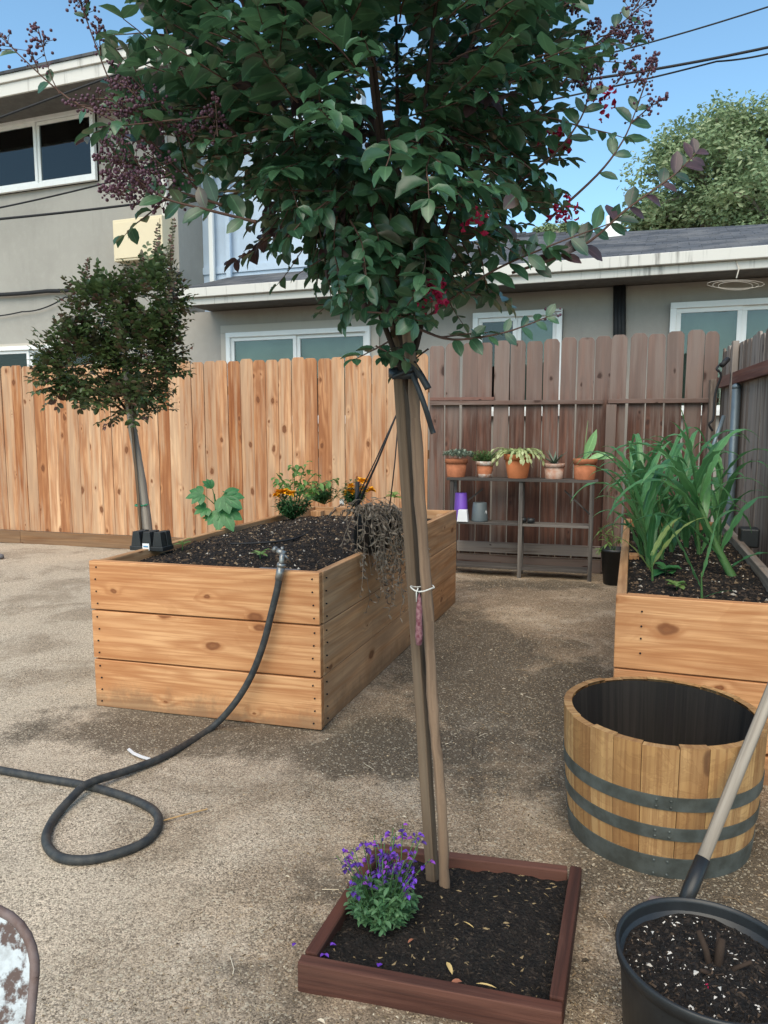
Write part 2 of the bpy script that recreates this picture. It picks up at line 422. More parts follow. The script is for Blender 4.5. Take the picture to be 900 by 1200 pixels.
M = dict(
    ground=ground_material(), soil=soil_material(),
    chips=toned('wood_chip_litter', [((.44, .34, .22), 3), ((.24, .165, .095), 3), ((.12, .085, .05), 2.5), ((.58, .50, .38), 1.6), ((.35, .27, .18), 3), ((.06, .045, .032), 1.6)]),
    mulch=toned('mulch_bits', [((.018, .014, .012), 8), ((.05, .034, .024), 5), ((.10, .065, .04), 2.2), ((.24, .165, .10), .9), ((.5, .44, .37), .42)]),
    dmulch=toned('fine_compost_bits', [((.010, .009, .008), 14), ((.026, .02, .016), 5), ((.05, .036, .025), 1.2), ((.26, .19, .10), .3), ((.5, .45, .36), .07)]),
    perlite=toned('potting_mix_bits', [((.010, .009, .009), 10), ((.028, .021, .017), 4), ((.08, .055, .038), 1.0), ((.6, .57, .52), .75)]),
    cedar=wood('new_cedar', (.60, .33, .155), (.47, .22, .09), (.29, .112, .042), (.12, .038, .014), (1.26, 1.42, 1.75), (.68, .50, .37), rings=30., knots=.24, knotsize=.18, weather=(.52, .385, .26), wamt=.5, rmix=.6, grain=34.),
    cedar_dark=wood('kickboard_cedar', (.30, .17, .085), (.23, .12, .055), (.14, .065, .03), (.07, .03, .015), rings=24., knots=.3, weather=(.2, .13, .08), wamt=.5),
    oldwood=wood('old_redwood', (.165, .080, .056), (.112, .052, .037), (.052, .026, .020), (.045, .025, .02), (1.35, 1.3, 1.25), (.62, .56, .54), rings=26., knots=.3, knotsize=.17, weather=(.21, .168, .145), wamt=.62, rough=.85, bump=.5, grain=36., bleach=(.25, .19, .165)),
    greywood=wood('grey_weathered_board', (.24, .19, .155), (.19, .145, .115), (.09, .07, .06), (.05, .04, .035), (1.2, 1.15, 1.1), (.75, .72, .70), rings=24., knots=.2, weather=(.34, .30, .27), wamt=.6, rough=.9, bump=.6),
    railred=wood('red_rail', (.21, .085, .06), (.16, .065, .048), (.09, .04, .035), (.04, .02, .02), rings=22., knots=.12, weather=(.25, .16, .13), wamt=.4, rough=.8),
    fir=wood('douglas_fir', (.68, .38, .185), (.585, .295, .13), (.38, .15, .055), (.17, .055, .02), (1.1, 1.12, 1.14), (.92, .84, .78), rings=46., knots=.22, knotsize=.17, splash=True, rough=.65, rmix=.55),
    fir_side=wood('douglas_fir_side', (.66, .385, .20), (.54, .29, .135), (.33, .16, .07), (.13, .05, .022), (1.08, 1.06, 1.05), (.85, .82, .78), rings=44., knots=.16, knotsize=.17, splash=True, rough=.7, weather=(.42, .31, .2), wamt=.4),
    stake=wood('stake_lumber', (.175, .118, .075), (.125, .083, .053), (.06, .04, .026), (.04, .03, .02), rings=20., knots=.06, weather=(.23, .175, .125), wamt=.45, rough=.85, bump=.4),
    bark=wood('smooth_bark', (.30, .20, .13), (.215, .14, .09), (.10, .062, .042), (.06, .04, .03), rings=9., knots=.2, knotsize=.16, rough=.8, weather=(.15, .098, .065), wamt=.6, bump=.4),
    greybark=wood('grey_bark', (.36, .31, .26), (.27, .225, .185), (.13, .105, .085), (.08, .06, .05), rings=9., knots=.1, rough=.85, weather=(.37, .34, .3), wamt=.5, bump=.4),
    handle=wood('shovel_handle', (.34, .29, .235), (.27, .225, .18), (.15, .125, .10), (.1, .08, .06), rings=14., knots=0., weather=(.42, .37, .31), wamt=.5, rough=.8),
    framewood=wood('redwood_stain', (.105, .037, .024), (.07, .026, .018), (.03, .013, .010), (.03, .012, .01), rings=24., knots=.12, weather=(.19, .085, .06), wamt=.45, rough=.8, bump=.5),
    oak=oak(),
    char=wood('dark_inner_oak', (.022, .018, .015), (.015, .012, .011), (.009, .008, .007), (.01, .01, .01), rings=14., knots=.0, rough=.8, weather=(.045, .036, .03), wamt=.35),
    shelfwood=wood('weathered_shelf', (.11, .095, .085), (.075, .065, .06), (.035, .032, .03), (.02, .02, .02), rings=20., knots=.1, weather=(.26, .235, .21), wamt=.5, rough=.85, bump=.5),
    hoop=plain('galvanised_hoop', (.135, .15, .14), .6, .4, c2=(.075, .08, .07), sc=13., metal=.45, bump=.15),
    stucco=stucco('grey_stucco', (.37, .35, .315)), stucco_low=stucco('taupe_stucco', (.37, .34, .305)),
    bluewall=stucco('pale_blue_siding', (.50, .60, .72)), white=painted('white_fascia', (.62, .60, .56), (.16, .15, .13), .55),
    white_clean=painted('white_vinyl', (.80, .81, .80), (.5, .5, .5), .2), trim=painted('tan_trim', (.48, .43, .37), (.3, .27, .23), .3),
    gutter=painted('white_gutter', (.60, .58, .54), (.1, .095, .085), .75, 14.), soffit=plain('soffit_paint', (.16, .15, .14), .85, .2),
    cream=painted('cream_panel', (.70, .60, .42), (.45, .38, .25), .25), shingle=shingle(),
    glass=glass_mat('window_glass'), glass_dark=glass_mat('dark_window_glass', (.5, .55, .55)),
    blind=plain('green_grey_blind', (.11, .15, .13), .8, .2, .3, 3.), curtain=plain('grey_curtain', (.25, .24, .22), .9, .2, .3, 3.),
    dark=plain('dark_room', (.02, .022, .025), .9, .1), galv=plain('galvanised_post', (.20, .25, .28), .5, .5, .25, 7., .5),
    black=plain('black_plastic', (.018, .02, .022), .45, .5, .3, 20.), rubber=plain('black_rubber_hose', (.022, .026, .03), .6, .4, .0, 30., c2=(.055, .055, .052)),
    cable=plain('black_cable', (.02, .02, .022), .6, .3), steel=plain('cast_metal', (.32, .32, .31), .4, .5, .4, 30., .7),
    terra=plain('terracotta', (.46, .17, .085), .85, .2, .3, 14., bump=.15), terra_pale=plain('limed_terracotta', (.40, .19, .125), .9, .2, 0, 16., c2=(.52, .40, .33), bump=.2),
    terra_bright=plain('bright_terracotta', (.55, .18, .07), .75, .25, .15, 9.), whitewash=plain('whitewashed_terracotta', (.68, .65, .60), .9, .2, 0, 22., c2=(.42, .19, .11)),
    purple=plain('purple_plastic', (.20, .085, .52), .45, .4, .1), whitep=plain('white_plastic', (.72, .74, .76), .45, .4, .08), greyp=plain('grey_plastic', (.10, .125, .135), .5, .4, .15),
    slate=plain('slate_board', (.17, .165, .17), .8, .3, .3, 10.), twine=plain('white_twine', (.7, .68, .63), .9, .2), tagm=plain('maroon_mesh', (.13, .03, .045), .8, .3, 0, 90., c2=(.28, .15, .16)),
    greentape=plain('green_tape', (.03, .22, .12), .5, .4), chip_paint=chipped_paint(), rustrim=plain('rusty_rim', (.20, .15, .14), .7, .4, 0, 30., c2=(.12, .07, .055), metal=.2),
    leafA=leafmat('crape_leaf', (.022, .068, .036), (.075, .165, .078), (.09, .045, .04), .07, .33, .22, .6),
    leafRed=leafmat('burgundy_leaf', (.045, .03, .035), (.085, .045, .05), (.03, .07, .045), .3, .36, .2, .5),
    leafB=leafmat('small_tree_leaf', (.035, .065, .022), (.085, .125, .04), (.09, .05, .03), .12, .4, .2, .5),
    leafB2=leafmat('small_tree_young_leaf', (.055, .06, .028), (.10, .095, .045), (.13, .05, .045), .3, .45, .25),
    leafHazed=leafmat('hazed_far_leaf', (.14, .21, .11), (.27, .35, .18), (.36, .41, .24), .3, .6, .25, .3),  # haze and sunlit paleness are put into these leaf colours
    corn=leafmat('corn_leaf', (.045, .15, .052), (.115, .28, .10), None, 0, .38, .25, .5), cornpale=leafmat('pale_corn_leaf', (.16, .24, .07), (.26, .32, .10), None, 0, .5, .3),
    okra=leafmat('okra_leaf', (.04, .15, .05), (.07, .22, .07), None, 0, .45, .25), tomato=leafmat('tomato_leaf', (.09, .20, .045), (.19, .33, .09), None, 0, .5, .25),
    mari=leafmat('marigold_leaf', (.025, .085, .03), (.05, .14, .045), None, 0, .5, .2), seedling=leafmat('seedling_leaf', (.12, .24, .06), (.22, .33, .10), None, 0, .5, .3),
    salvia=leafmat('salvia_leaf', (.05, .14, .06), (.13, .25, .12), None, 0, .5, .25), succ=leafmat('grey_succulent_leaf', (.14, .19, .14), (.25, .30, .23), None, 0, .6, .1),
    thyme=leafmat('fine_herb_leaf', (.05, .13, .03), (.12, .2, .06), None, 0, .6, .2), xmas=leafmat('trailing_cactus_leaf', (.22, .30, .10), (.46, .50, .26), None, 0, .5, .2),
    aloe=leafmat('aloe_leaf', (.05, .09, .06), (.12, .16, .11), (.2, .07, .06), .2, .5, .1), pear=leafmat('pale_cactus_pad', (.16, .35, .13), (.22, .42, .17), None, 0, .5, .15),
    dry=leafmat('dry_foliage', (.13, .10, .075), (.25, .205, .16), (.07, .05, .04), .25, .9, .1, .2),
    stemg=plain('green_stem', (.07, .16, .05), .6, .3), stemb=plain('brown_twig', (.045, .03, .022), .85, .2), stemr=plain('reddish_twig', (.12, .07, .055), .8, .2),
    berry=plain('purple_seed_pod', (.13, .055, .085), .55, .4, .5, 90.), crimson=plain('crimson_petal', (.42, .012, .07), .6, .3, .4, 60.),
    violet=toned('violet_petal', [((.13, .04, .40), 4), ((.22, .05, .38), 2), ((.065, .025, .2), 3)], .6), orange=plain('marigold_petal', (.92, .42, .012), .6, .3, .3, 60.),
    leafdry=toned('fallen_leaf', [((.55, .40, .17), 3), ((.42, .26, .12), 2), ((.30, .12, .07), 1)], .8), calyx=plain('dark_calyx', (.09, .05, .12), .7, .3),
    paper=plain('white_label', (.78, .80, .82), .7, .3, .06), bluelabel=plain('blue_label_print', (.12, .30, .5), .6, .3),
)

# ------------------------------------------------------------------ ground
def gh(x, y): return .016 * mnoise.noise(V((x * 1.1, y * 1.1, 3))) + .006 * mnoise.noise(V((x * 5, y * 5, 1)))
g = MB(); nx, ny = 150, 130; x0, x1, y0, y1 = -7.5, 5., -.6, 10.
def gp(i, j):
    x, y = lerp(x0, x1, i / nx), lerp(y0, y1, j / ny)
    e = min(i, nx - i, j, ny - j) / 6
    return V((x, y, gh(x, y) * min(1, e)))
for j in range(ny + 1):
    for i in range(nx + 1): g.v.append(gp(i, j))
for j in range(ny):
    for i in range(nx):
        a = j * (nx + 1) + i; g.face([a, a + 1, a + nx + 2, a + nx + 1])
B_ = 300.
for q in ([(-B_, -B_), (B_, -B_), (B_, y0), (-B_, y0)], [(-B_, y1), (B_, y1), (B_, B_), (-B_, B_)], [(-B_, y0), (x0, y0), (x0, y1), (-B_, y1)], [(x1, y0), (B_, y0), (B_, y1), (x1, y1)]):
    g.poly([V((a, b, 0)) for a, b in q])
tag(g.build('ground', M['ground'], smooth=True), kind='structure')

# ------------------------------------------------------------------ fences
E1 = V((1, -.28, 0)).normalized(); E2 = V((.28, 1, 0)).normalized()      # along / away from the back fence
def fence_line(x): return V((x, 7.46 - .28 * x, 0))
def on_fence(u, v):                                                       # point of the fence plane under a pixel
    r = ray(u, v); o = fence_line(0); n = E2
    t = (o - V((0, 0, H))).dot(n) / r.dot(n); return V((0, 0, H)) + r * t

def picket_row(A, B, zA, zB, bw, gap, zb, T, jit=.012, ear=.03, mat=None, lean=0.):
    """pickets from A to B; T = thickness vector (towards the viewer)"""
    mb = MB(); L = (B - A).length; D = (B - A).normalized(); x = 0.
    while x < L - .02:
        w = min(bw * U(.96, 1.03), L - x); h = lerp(zA, zB, x / L) + U(-jit, jit)
        e = ear * U(.8, 1.2); tl = U(-lean, lean)
        O = A + D * x + V((0, 0, zb)) + T * U(-.15, .15); h -= zb
        mb.prism(O, (D).normalized(), (Z + D * tl).normalized(), T, [(0, 0), (w, 0), (w, h - e), (w - e * .55, h - e * .2), (w - e * .95, h), (e * .95, h), (e * .55, h - e * .2), (0, h - e)], long_axis=1)
        x += w + gap * U(.5, 1.5)
    return mb

# new cedar fence
J = on_fence(502, 600); J.z = 0
LFT = fence_line(-6.6)
f1 = thing('cedar_fence', J - E1 * 3, 'new orange cedar picket fence behind the large raised bed, left of the old dark fence', 'fence')
zl, zr = on_fence(0, 430).z, on_fence(455, 417).z
xs = on_fence(0, 430); dz = (zr - zl) / (on_fence(455, 417) - xs).length
zL = zl - dz * (xs - V((LFT.x, LFT.y, xs.z))).length; zJ = zr + dz * (J - V((on_fence(455, 417).x, on_fence(455, 417).y, 0))).length
picket_row(LFT, J - E1 * .004, zL, zJ, .141, .003, .15, -E2 * .017, lean=.004).build('boards', M['cedar'], f1, bevel=.0025)
kb = MB(); x = 0.; Lk = (J - LFT).length
while x < Lk:
    l = min(2.44, Lk - x); kb.board(LFT + E1 * x - E2 * .045, E1 * (l - .004), Z * .145, E2 * .04); x += l
kb.build('kickboard', M['cedar_dark'], f1, bevel=.003)
for zz in (.35, 1.05, 1.7):
    r_ = MB(); r_.board(LFT + E2 * .005 + Z * zz, E1 * Lk, Z * .088, E2 * .038); r_.build('rail', M['cedar_dark'], f1)
for k in range(4):
    p_ = MB(); p_.board(J - E1 * (.3 + 2.3 * k) + E2 * .045, Z * 1.85, E1 * .09, E2 * .09); p_.build('post', M['cedar_dark'], f1)

# old redwood fence
C = on_fence(836, 600); C.z = 0
f2 = thing('redwood_fence', lerp(J, C, .5), 'old dark redwood picket fence with light showing between boards behind the shelf', 'fence')
zJ2, zC2 = on_fence(510, 405).z, on_fence(770, 390).z
zC2 = zC2 + .0
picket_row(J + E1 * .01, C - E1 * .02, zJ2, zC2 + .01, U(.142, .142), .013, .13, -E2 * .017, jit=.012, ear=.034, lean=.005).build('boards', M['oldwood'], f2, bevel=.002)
LC = (C - J).length
zr0 = on_fence(600, 470).z
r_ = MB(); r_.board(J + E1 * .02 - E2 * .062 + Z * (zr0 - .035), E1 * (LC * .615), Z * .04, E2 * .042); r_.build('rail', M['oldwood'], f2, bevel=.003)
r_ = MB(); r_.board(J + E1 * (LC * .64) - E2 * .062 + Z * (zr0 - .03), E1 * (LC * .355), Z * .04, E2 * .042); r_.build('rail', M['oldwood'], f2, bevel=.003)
r_ = MB(); r_.board(J + E1 * .02 - E2 * .064 + Z * (zr0 + .008), E1 * .62, Z * .03, E2 * .044); r_.build('rail', M['railred'], f2, bevel=.003)
r_ = MB(); r_.board(J + E1 * .02 - E2 * .060 + Z * .155, E1 * (LC - .06), Z * .1, E2 * .04); r_.build('lower_rail', M['greywood'], f2, bevel=.003)
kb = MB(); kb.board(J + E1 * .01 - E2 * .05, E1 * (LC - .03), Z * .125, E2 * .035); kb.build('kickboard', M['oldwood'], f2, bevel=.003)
pp = on_fence(706, 600); pp.z = 0
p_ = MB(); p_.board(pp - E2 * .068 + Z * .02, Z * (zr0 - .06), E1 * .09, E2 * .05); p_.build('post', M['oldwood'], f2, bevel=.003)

# side fence running back towards the viewer
SD = -E2; Cs = C + E1 * .0; Lf = 4.6
f3 = thing('side_fence', Cs + SD * 2, 'weathered grey brown side fence with red rail beside the corn bed', 'fence')
zS = 2.02
picket_row(Cs + SD * Lf + E1 * .02, Cs + SD * .02 + E1 * .02, 1.97, 2.03, .142, .004, .02, -E1 * .017, jit=.02, ear=.03, lean=.006).build('boards', M['greywood'], f3, bevel=.002)
for a, b, zz in ((.12, .74, 1.70), (.86, 2.55, 1.70), (2.57, 4.4, 1.70), (.1, 4.4, .25)):
    r_ = MB(); r_.board(Cs + SD * a - E1 * .045 + Z * zz, SD * (b - a), Z * .09, E1 * .04); r_.build('rail', M['railred'], f3, bevel=.003)
p_ = MB(); p_.board(Cs + SD * .02 - E1 * .095, Z * 1.78, SD * .09, E1 * .06); p_.build('post', M['greywood'], f3, bevel=.004)
p_ = MB(); p_.board(Cs + SD * .78 - E1 * .05, Z * 2.03, SD * .075, E1 * .045); p_.build('post', M['greywood'], f3, bevel=.004)
mp = MB(); mp.tube([Cs + SD * 1.02 - E1 * .035, Cs + SD * 1.02 - E1 * .035 + Z * 1.66], .032, 14); mp.lathe(Cs + SD * 1.02 - E1 * .035 + Z * 1.66, [(.034, 0), (.034, .02), (.02, .035), (.0001, .04)], 14); mp.build('metal_post', M['galv'], f3, smooth=True)

# black cable hung on the side fence post
cb = MB(); q = [at(847, 425, 5.55), at(840, 432, 5.5), at(845, 440, 5.5), at(838, 462, 5.52), at(836, 490, 5.5), at(831, 497, 5.5), at(835, 505, 5.5)]
def smoothpath(q, n=6, closed=False):
    q = [V(p) for p in q]; out = []
    for k in range(len(q) - 1):
        p0, p1, p2, p3 = q[max(k - 1, 0)], q[k], q[k + 1], q[min(k + 2, len(q) - 1)]
        for j in range(n):
            t = j / n
            out.append(.5 * ((2 * p1) + (p2 - p0) * t + (2 * p0 - 5 * p1 + 4 * p2 - p3) * t * t + (3 * p1 - p0 - 3 * p2 + p3) * t ** 3))
    out.append(q[-1]); return out
cb.tube(smoothpath(q), .009, 6); cb.tube([at(853, 421, 5.55), at(846, 428, 5.5)], .02, 6)
tag(cb.build('cable', M['cable'], smooth=True), 'black cable with a plug dangling on the fence corner post', 'cable')
pr = MB(); pr.tube([at(834, 528, 5.3), at(848, 488, 5.45)], .014, 10); pr.tube([at(834, 528, 5.3), gnd(812, 640, .1).lerp(at(812, 640, 5.0), 1)], .014, 10)
tag(pr.build('garden_rod', M['galv'], smooth=True), 'thin grey metal rod slanting up among the corn leaves', 'rod')

# ------------------------------------------------------------------ houses
HM = .375
HE1 = V((1, -HM, 0)).normalized(); HE2 = V((HM, 1, 0)).normalized()
def hplane(a):                                  # vertical plane Y = a - HM x ; returns point under pixel
    def f(u, v):
        r = ray(u, v); o = V((0, a, 0)); t = (o - V((0, 0, H))).dot(HE2) / r.dot(HE2)
        return V((0, 0, H)) + r * t
    return f
wallp = hplane(9.0); eavp = hplane(8.35)
def rect_on(pl, u0, v0, u1, v1, use=0):
    """upright rectangle in plane: left u0, right u1, top/bottom taken at the left end"""
    a, b = pl(u0, v0), pl(u0, v1); c = pl(u1, (v0 + v1) / 2)
    w = V((c.x - a.x, c.y - a.y, 0)).length
    return V((a.x, a.y, b.z)), w, a.z - b.z
def slab(mb, O, w, h, t, e1=HE1, e2=HE2, tone=None):
    """box: w along wall, h up, t towards the viewer"""
    mb.board(O, e1 * w, Z * h, -e2 * t, tone)
def window(house, O, w, h, trimw=0., left='blind', right='blind', slider=True):
    e1, e2 = HE1, HE2; fw = .06
    fr = MB()
    Of = O - e2 * .03
    for (dx, dz_, ww, hh) in ((0, 0, w, fw), (0, h - fw, w, fw), (0, fw, fw, h - 2 * fw), (w - fw, fw, fw, h - 2 * fw)):
        slab(fr, Of + e1 * dx + Z * dz_, ww, hh, .05)
    wn = fr.build('window', M['white_clean'], house, bevel=.004)
    if trimw:
        tr = MB(); Ot = O - e2 * .004
        for (dx, dz_, ww, hh) in ((-trimw, -trimw, w + 2 * trimw, trimw), (-trimw, h, w + 2 * trimw, trimw), (-trimw, 0, trimw, h), (w, 0, trimw, h)):
            slab(tr, Ot + e1 * dx + Z * dz_, ww, hh, .03)
        tr.build('trim', M['trim'], wn, bevel=.004)
    hw = (w - 2 * fw) / 2
    for k, kind in enumerate((left, right)):
        O2 = O + e1 * (fw + k * hw) + Z * fw + e2 * (0 if k else -.02)
        sa = MB(); s_ = .045
        if k == 0 or slider:
            for (dx, dz_, ww, hh) in ((0, 0, hw, s_), (0, h - 2 * fw - s_, hw, s_), (0, s_, s_, h - 2 * fw - 2 * s_), (hw - s_, s_, s_, h - 2 * fw - 2 * s_)):
                slab(sa, O2 + e1 * dx + Z * dz_, ww, hh, .028)
            sa.build('sash', M['white_clean'], wn, bevel=.003)
        pn = MB(); slab(pn, O2 + e1 * s_ + Z * s_ + e2 * .0 - e2 * .008, hw - 2 * s_, h - 2 * fw - 2 * s_, .005)
        pn.build('pane', M['glass_dark' if kind == 'dark' else 'glass'], wn)
        bl = MB(); Ob = O2 + e2 * .10 - e1 * .02 - Z * .02; W_, H_ = hw + .04, h - 2 * fw + .04
        if kind == 'blind':
            n = max(4, int(W_ / .085))
            for i in range(n):
                a = Ob + e1 * (W_ * i / n); b = a + e1 * (W_ / n * 1.12) + e2 * .014
                bl.poly([a, b, b + Z * H_, a + Z * H_], (U(0, 1), .5))
            bl.build('blind', M['blind'], wn)
        elif kind == 'curtain':
            n = 30
            for i in range(n):
                a = Ob + e1 * (W_ * i / n) + e2 * (.02 * math.sin(i * 1.3)); b = Ob + e1 * (W_ * (i + 1) / n) + e2 * (.02 * math.sin((i + 1) * 1.3))
                bl.poly([a, b, b + Z * H_, a + Z * H_])
            bl.build('curtain', M['curtain'], wn, smooth=True)
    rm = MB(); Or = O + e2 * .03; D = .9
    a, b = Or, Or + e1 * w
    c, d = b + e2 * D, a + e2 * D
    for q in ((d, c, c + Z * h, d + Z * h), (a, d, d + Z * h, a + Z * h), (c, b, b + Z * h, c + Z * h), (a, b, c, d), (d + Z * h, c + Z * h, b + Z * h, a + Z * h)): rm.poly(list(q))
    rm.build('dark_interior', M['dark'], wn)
    return wn
def wall_with_holes(mb, O, w, h, holes, t=.02, e1=HE1, e2=HE2):
    """wall rectangle cut into slabs round (x0,z0,x1,z1) holes sorted by x; t thickness away from the viewer"""
    x = 0.
    for (a, b, c, d) in sorted(holes):
        mb.board(O + e1 * x, e1 * (a - x), Z * h, e2 * t)
        mb.board(O + e1 * a, e1 * (c - a), Z * b, e2 * t); mb.board(O + e1 * a + Z * d, e1 * (c - a), Z * (h - d), e2 * t)
        x = c
    mb.board(O + e1 * x, e1 * (w - x), Z * h, e2 * t)

# --- two storey house at the left
wc = wallp(213, 400); wc.z = 0                                  # right hand corner of the upper storey
WL = 9.5; wo = wc - HE1 * WL
house2 = thing('two_story_house', wo + HE1 * WL * .6, 'two storey grey stucco house with white eave and cream utility box at upper left', 'house')
def loc(O): return ((O - wo).dot(HE1), O.z)
ev = hplane(8.2); zf_t = ev(150, 60).z; zf_b = ev(150, 85).z
zw = zf_b + .02
w1, w1w, w1h = rect_on(wallp, -22, 137, 115, 212)
a_ = wallp(113, 126).z; b_ = wallp(113, 213).z
w1.z = b_; w1h = a_ - b_
w2a, w2b = wallp(-40, 420), wallp(120, 402); w2 = V((w2a.x, w2a.y, 1.0)); w2w = (V((w2b.x, w2b.y, 0)) - V((w2a.x, w2a.y, 0))).length; w2h = wallp(90, 403).z - 1.0
holes = []
mb = MB(); ox1, ox2 = loc(w1)[0], loc(w2)[0]
# two rows of openings: cut the wall as lower and upper bands
zmid = (w2.z + w2h + w1.z) / 2
wall_with_holes(mb, wo, WL, zmid, [(ox2, w2.z, ox2 + w2w, w2.z + w2h)], .12)
wall_with_holes(mb, wo + Z * zmid, WL, zw - zmid, [(ox1, w1.z - zmid, ox1 + w1w, w1.z + w1h - zmid)], .12)
mb.board(wc - HE1 * .12 + HE2 * .121, HE2 * 6, Z * zw, HE1 * .12)             # return wall
mb.build('wall', M['stucco'], house2)
window(house2, w1, w1w, w1h, 0, 'curtain', 'dark'); window(house2, w2, w2w, w2h, .04, 'curtain', 'blind')
fe = ev(226, 60); ext = (V((fe.x, fe.y, 0)) - V((wc.x, wc.y, 0))).dot(HE1)     # eave overhang at the corner
ro = wo - HE2 * ((V((0, 9.0, 0)) - V((0, 8.2, 0))).dot(HE2))
fz = MB(); hgt = zf_t - zf_b
fz.board(ro + Z * (zf_b), HE1 * (WL + ext), Z * hgt * .62, -HE2 * .03); fz.board(ro + Z * (zf_b + hgt * .62 + .003) , HE1 * (WL + ext + .02), Z * hgt * .38, -HE2 * .06)
fz.board(ro + HE1 * (WL + ext + .002) + Z * zf_b, HE2 * 7, Z * hgt * .62, HE1 * .03); fz.board(ro + HE1 * (WL + ext + .002) + Z * (zf_b + hgt * .62 + .003), HE2 * 7, Z * hgt * .38, HE1 * .06)
fz.build('fascia', M['white'], house2, bevel=.004)
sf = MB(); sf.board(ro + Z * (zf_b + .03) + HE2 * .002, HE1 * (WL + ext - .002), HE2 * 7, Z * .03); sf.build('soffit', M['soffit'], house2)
rf = MB(); A0 = ro + Z * (zf_t + .004) - HE2 * .08; e_ = WL + ext + .06
rf.prism(A0, HE1, (HE2 * 4 + Z * .9).normalized(), (Z * 4 - HE2 * .9).normalized() * .03, [(0, 0), (e_, 0), (e_, 4.2), (0, 4.2)]); rf.build('roof', M['shingle'], house2)
# set back upper wall, pale blue
bw0 = wc + HE2 * .55 + HE1 * .002; bwW = 2.35
bl = MB(); bl.board(bw0 + Z * 2.6, HE1 * bwW, Z * (zw - 2.6 - .1), HE2 * .15); bl.build('setback_wall', M['bluewall'], house2)
bf = MB(); bf.board(bw0 + Z * 3.42 - HE2 * .004, HE1 * bwW, Z * .09, -HE2 * .02); bf.build('flashing', M['bluewall'], house2)
for du in (.16, .42):
    ds = MB(); ds.board(bw0 + HE1 * du - HE2 * .06 + Z * 3.1, Z * 2.2, HE1 * .07, -HE2 * .05); ds.build('downspout', M['bluewall' if du > .3 else 'white_clean'], house2, bevel=.008)
ds = MB(); ds.board(wc - HE1 * .2 - HE2 * .006 + Z * 2.95, Z * 2.3, HE1 * .08, -HE2 * .06); ds.build('downspout', M['white'], house2, bevel=.008)
cx0, cxw, cxh = rect_on(wallp, 145, 263, 203, 311)
ub = MB(); slab(ub, cx0 - HE2 * .002, cxw, cxh, .22); ubo = ub.build('utility_box', M['cream'], house2, bevel=.012)
ud = MB(); slab(ud, cx0 - HE2 * .224 + HE1 * .03 + Z * .03, cxw - .06, cxh - .07, .012); ud.build('cover', M['cream'], ubo, bevel=.006)

# --- single storey house behind the fences
house1 = thing('single_story_house', wallp(600, 480) * 1., 'low taupe stucco house with shingle roof and white gutter behind the old fence', 'house')
house1.location.z = 0; house1['_o'] = tuple(house1.location)
lw0 = wc + HE1 * .003; LW = 12.0
ez_t, ez_b = eavp(213, 340).z, eavp(213, 360).z
ez_t2, ez_b2 = eavp(900, 294).z, eavp(900, 313).z
EZb = (ez_b + ez_b2) / 2; EZt = EZb + .19
zl_ = EZb + .02
wins = []
for (u0, v0, u1, tw, kinds) in ((268, 391, 436, .1, ('blind', 'blind')), (556, 368, 660, .0, ('dark', 'blind')), (786, 356, 960, .0, ('blind', 'blind'))):
    a = wallp(u0, v0); b = wallp(u1, v0); w_ = (V((b.x, b.y, 0)) - V((a.x, a.y, 0))).length; h_ = 1.15
    wins.append((V((a.x, a.y, a.z - h_)), w_, h_, tw, kinds))
mb = MB()
wall_with_holes(mb, lw0, LW, zl_, [((O - lw0).dot(HE1), O.z, (O - lw0).dot(HE1) + w_, O.z + h_) for (O, w_, h_, tw, kd) in wins], .12)
mb.build('wall', M['stucco_low'], house1)
for (O, w_, h_, tw, kd) in wins: window(house1, O, w_, h_, tw, *kd)
eo = eavp(213, 350); eo.z = 0; EL = 12.
gt = MB(); gt.board(eo + Z * EZb, HE1 * EL, Z * .08, -HE2 * .03); gt.board(eo + Z * (EZb + .083), HE1 * EL, Z * (EZt - EZb - .083), -HE2 * .09)
gt.build('gutter', M['gutter'], house1, bevel=.006)
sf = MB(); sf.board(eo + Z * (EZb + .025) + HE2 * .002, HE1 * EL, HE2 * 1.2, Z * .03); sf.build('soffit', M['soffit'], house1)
rf = MB(); a = eo + Z * (EZt + .004) - HE2 * .06; b = a + HE1 * EL
rl, rr_ = at(570, 280, 12.4), at(1010, 282, 10.6); rl0 = a + HE2 * 2.2 + Z * .66
du_ = HE1
n_ = (b - a).cross(rl - a).normalized()
def ruv(p): return ((p - a).dot(HE1), (p - a).dot(HE2) * 1.05)
rf.poly([a, b, rr_, rl, rl0], (.5, .5), [ruv(p) for p in (a, b, rr_, rl, rl0)])
th = Z * .035; rf.poly([a - th, b - th, b, a], (.5, .5), [(0, 0), (EL, 0), (EL, .03), (0, .03)])
bk = HE2 * 5 - Z * 1.6; rf.poly([rl, rr_, rr_ + bk, rl + bk], (.5, .5), [ruv(p) for p in (rl, rr_, rr_ + bk, rl + bk)])
rfo = rf.build('roof', M['shingle'], house1)
cap = MB()
for k in range(34):
    p0, p1 = lerp(rl, rr_, k / 34), lerp(rl, rr_, (k + 1.15) / 34)
    cap.tube([p0 + Z * .02, p1 + Z * .045], .07, 6)
cap.build('ridge_cap', M['shingle'], rfo)
vp = at(718, 281, 10.2); vt = MB(); vt.lathe(vp - Z * .12, [(.24, 0), (.22, .05), (.1, .3), (.1, .42), (.0001, .43)], 16); vt.build('roof_vent', M['white_clean'], rfo, smooth=True)
cd = MB()
for du in (0, .07, .14): cd.tube([wallp(722 + du * 60, 330) - HE2 * .03, wallp(722 + du * 60, 440) - HE2 * .03], .028, 8)
cd.build('conduit', M['cable'], house1, smooth=True)

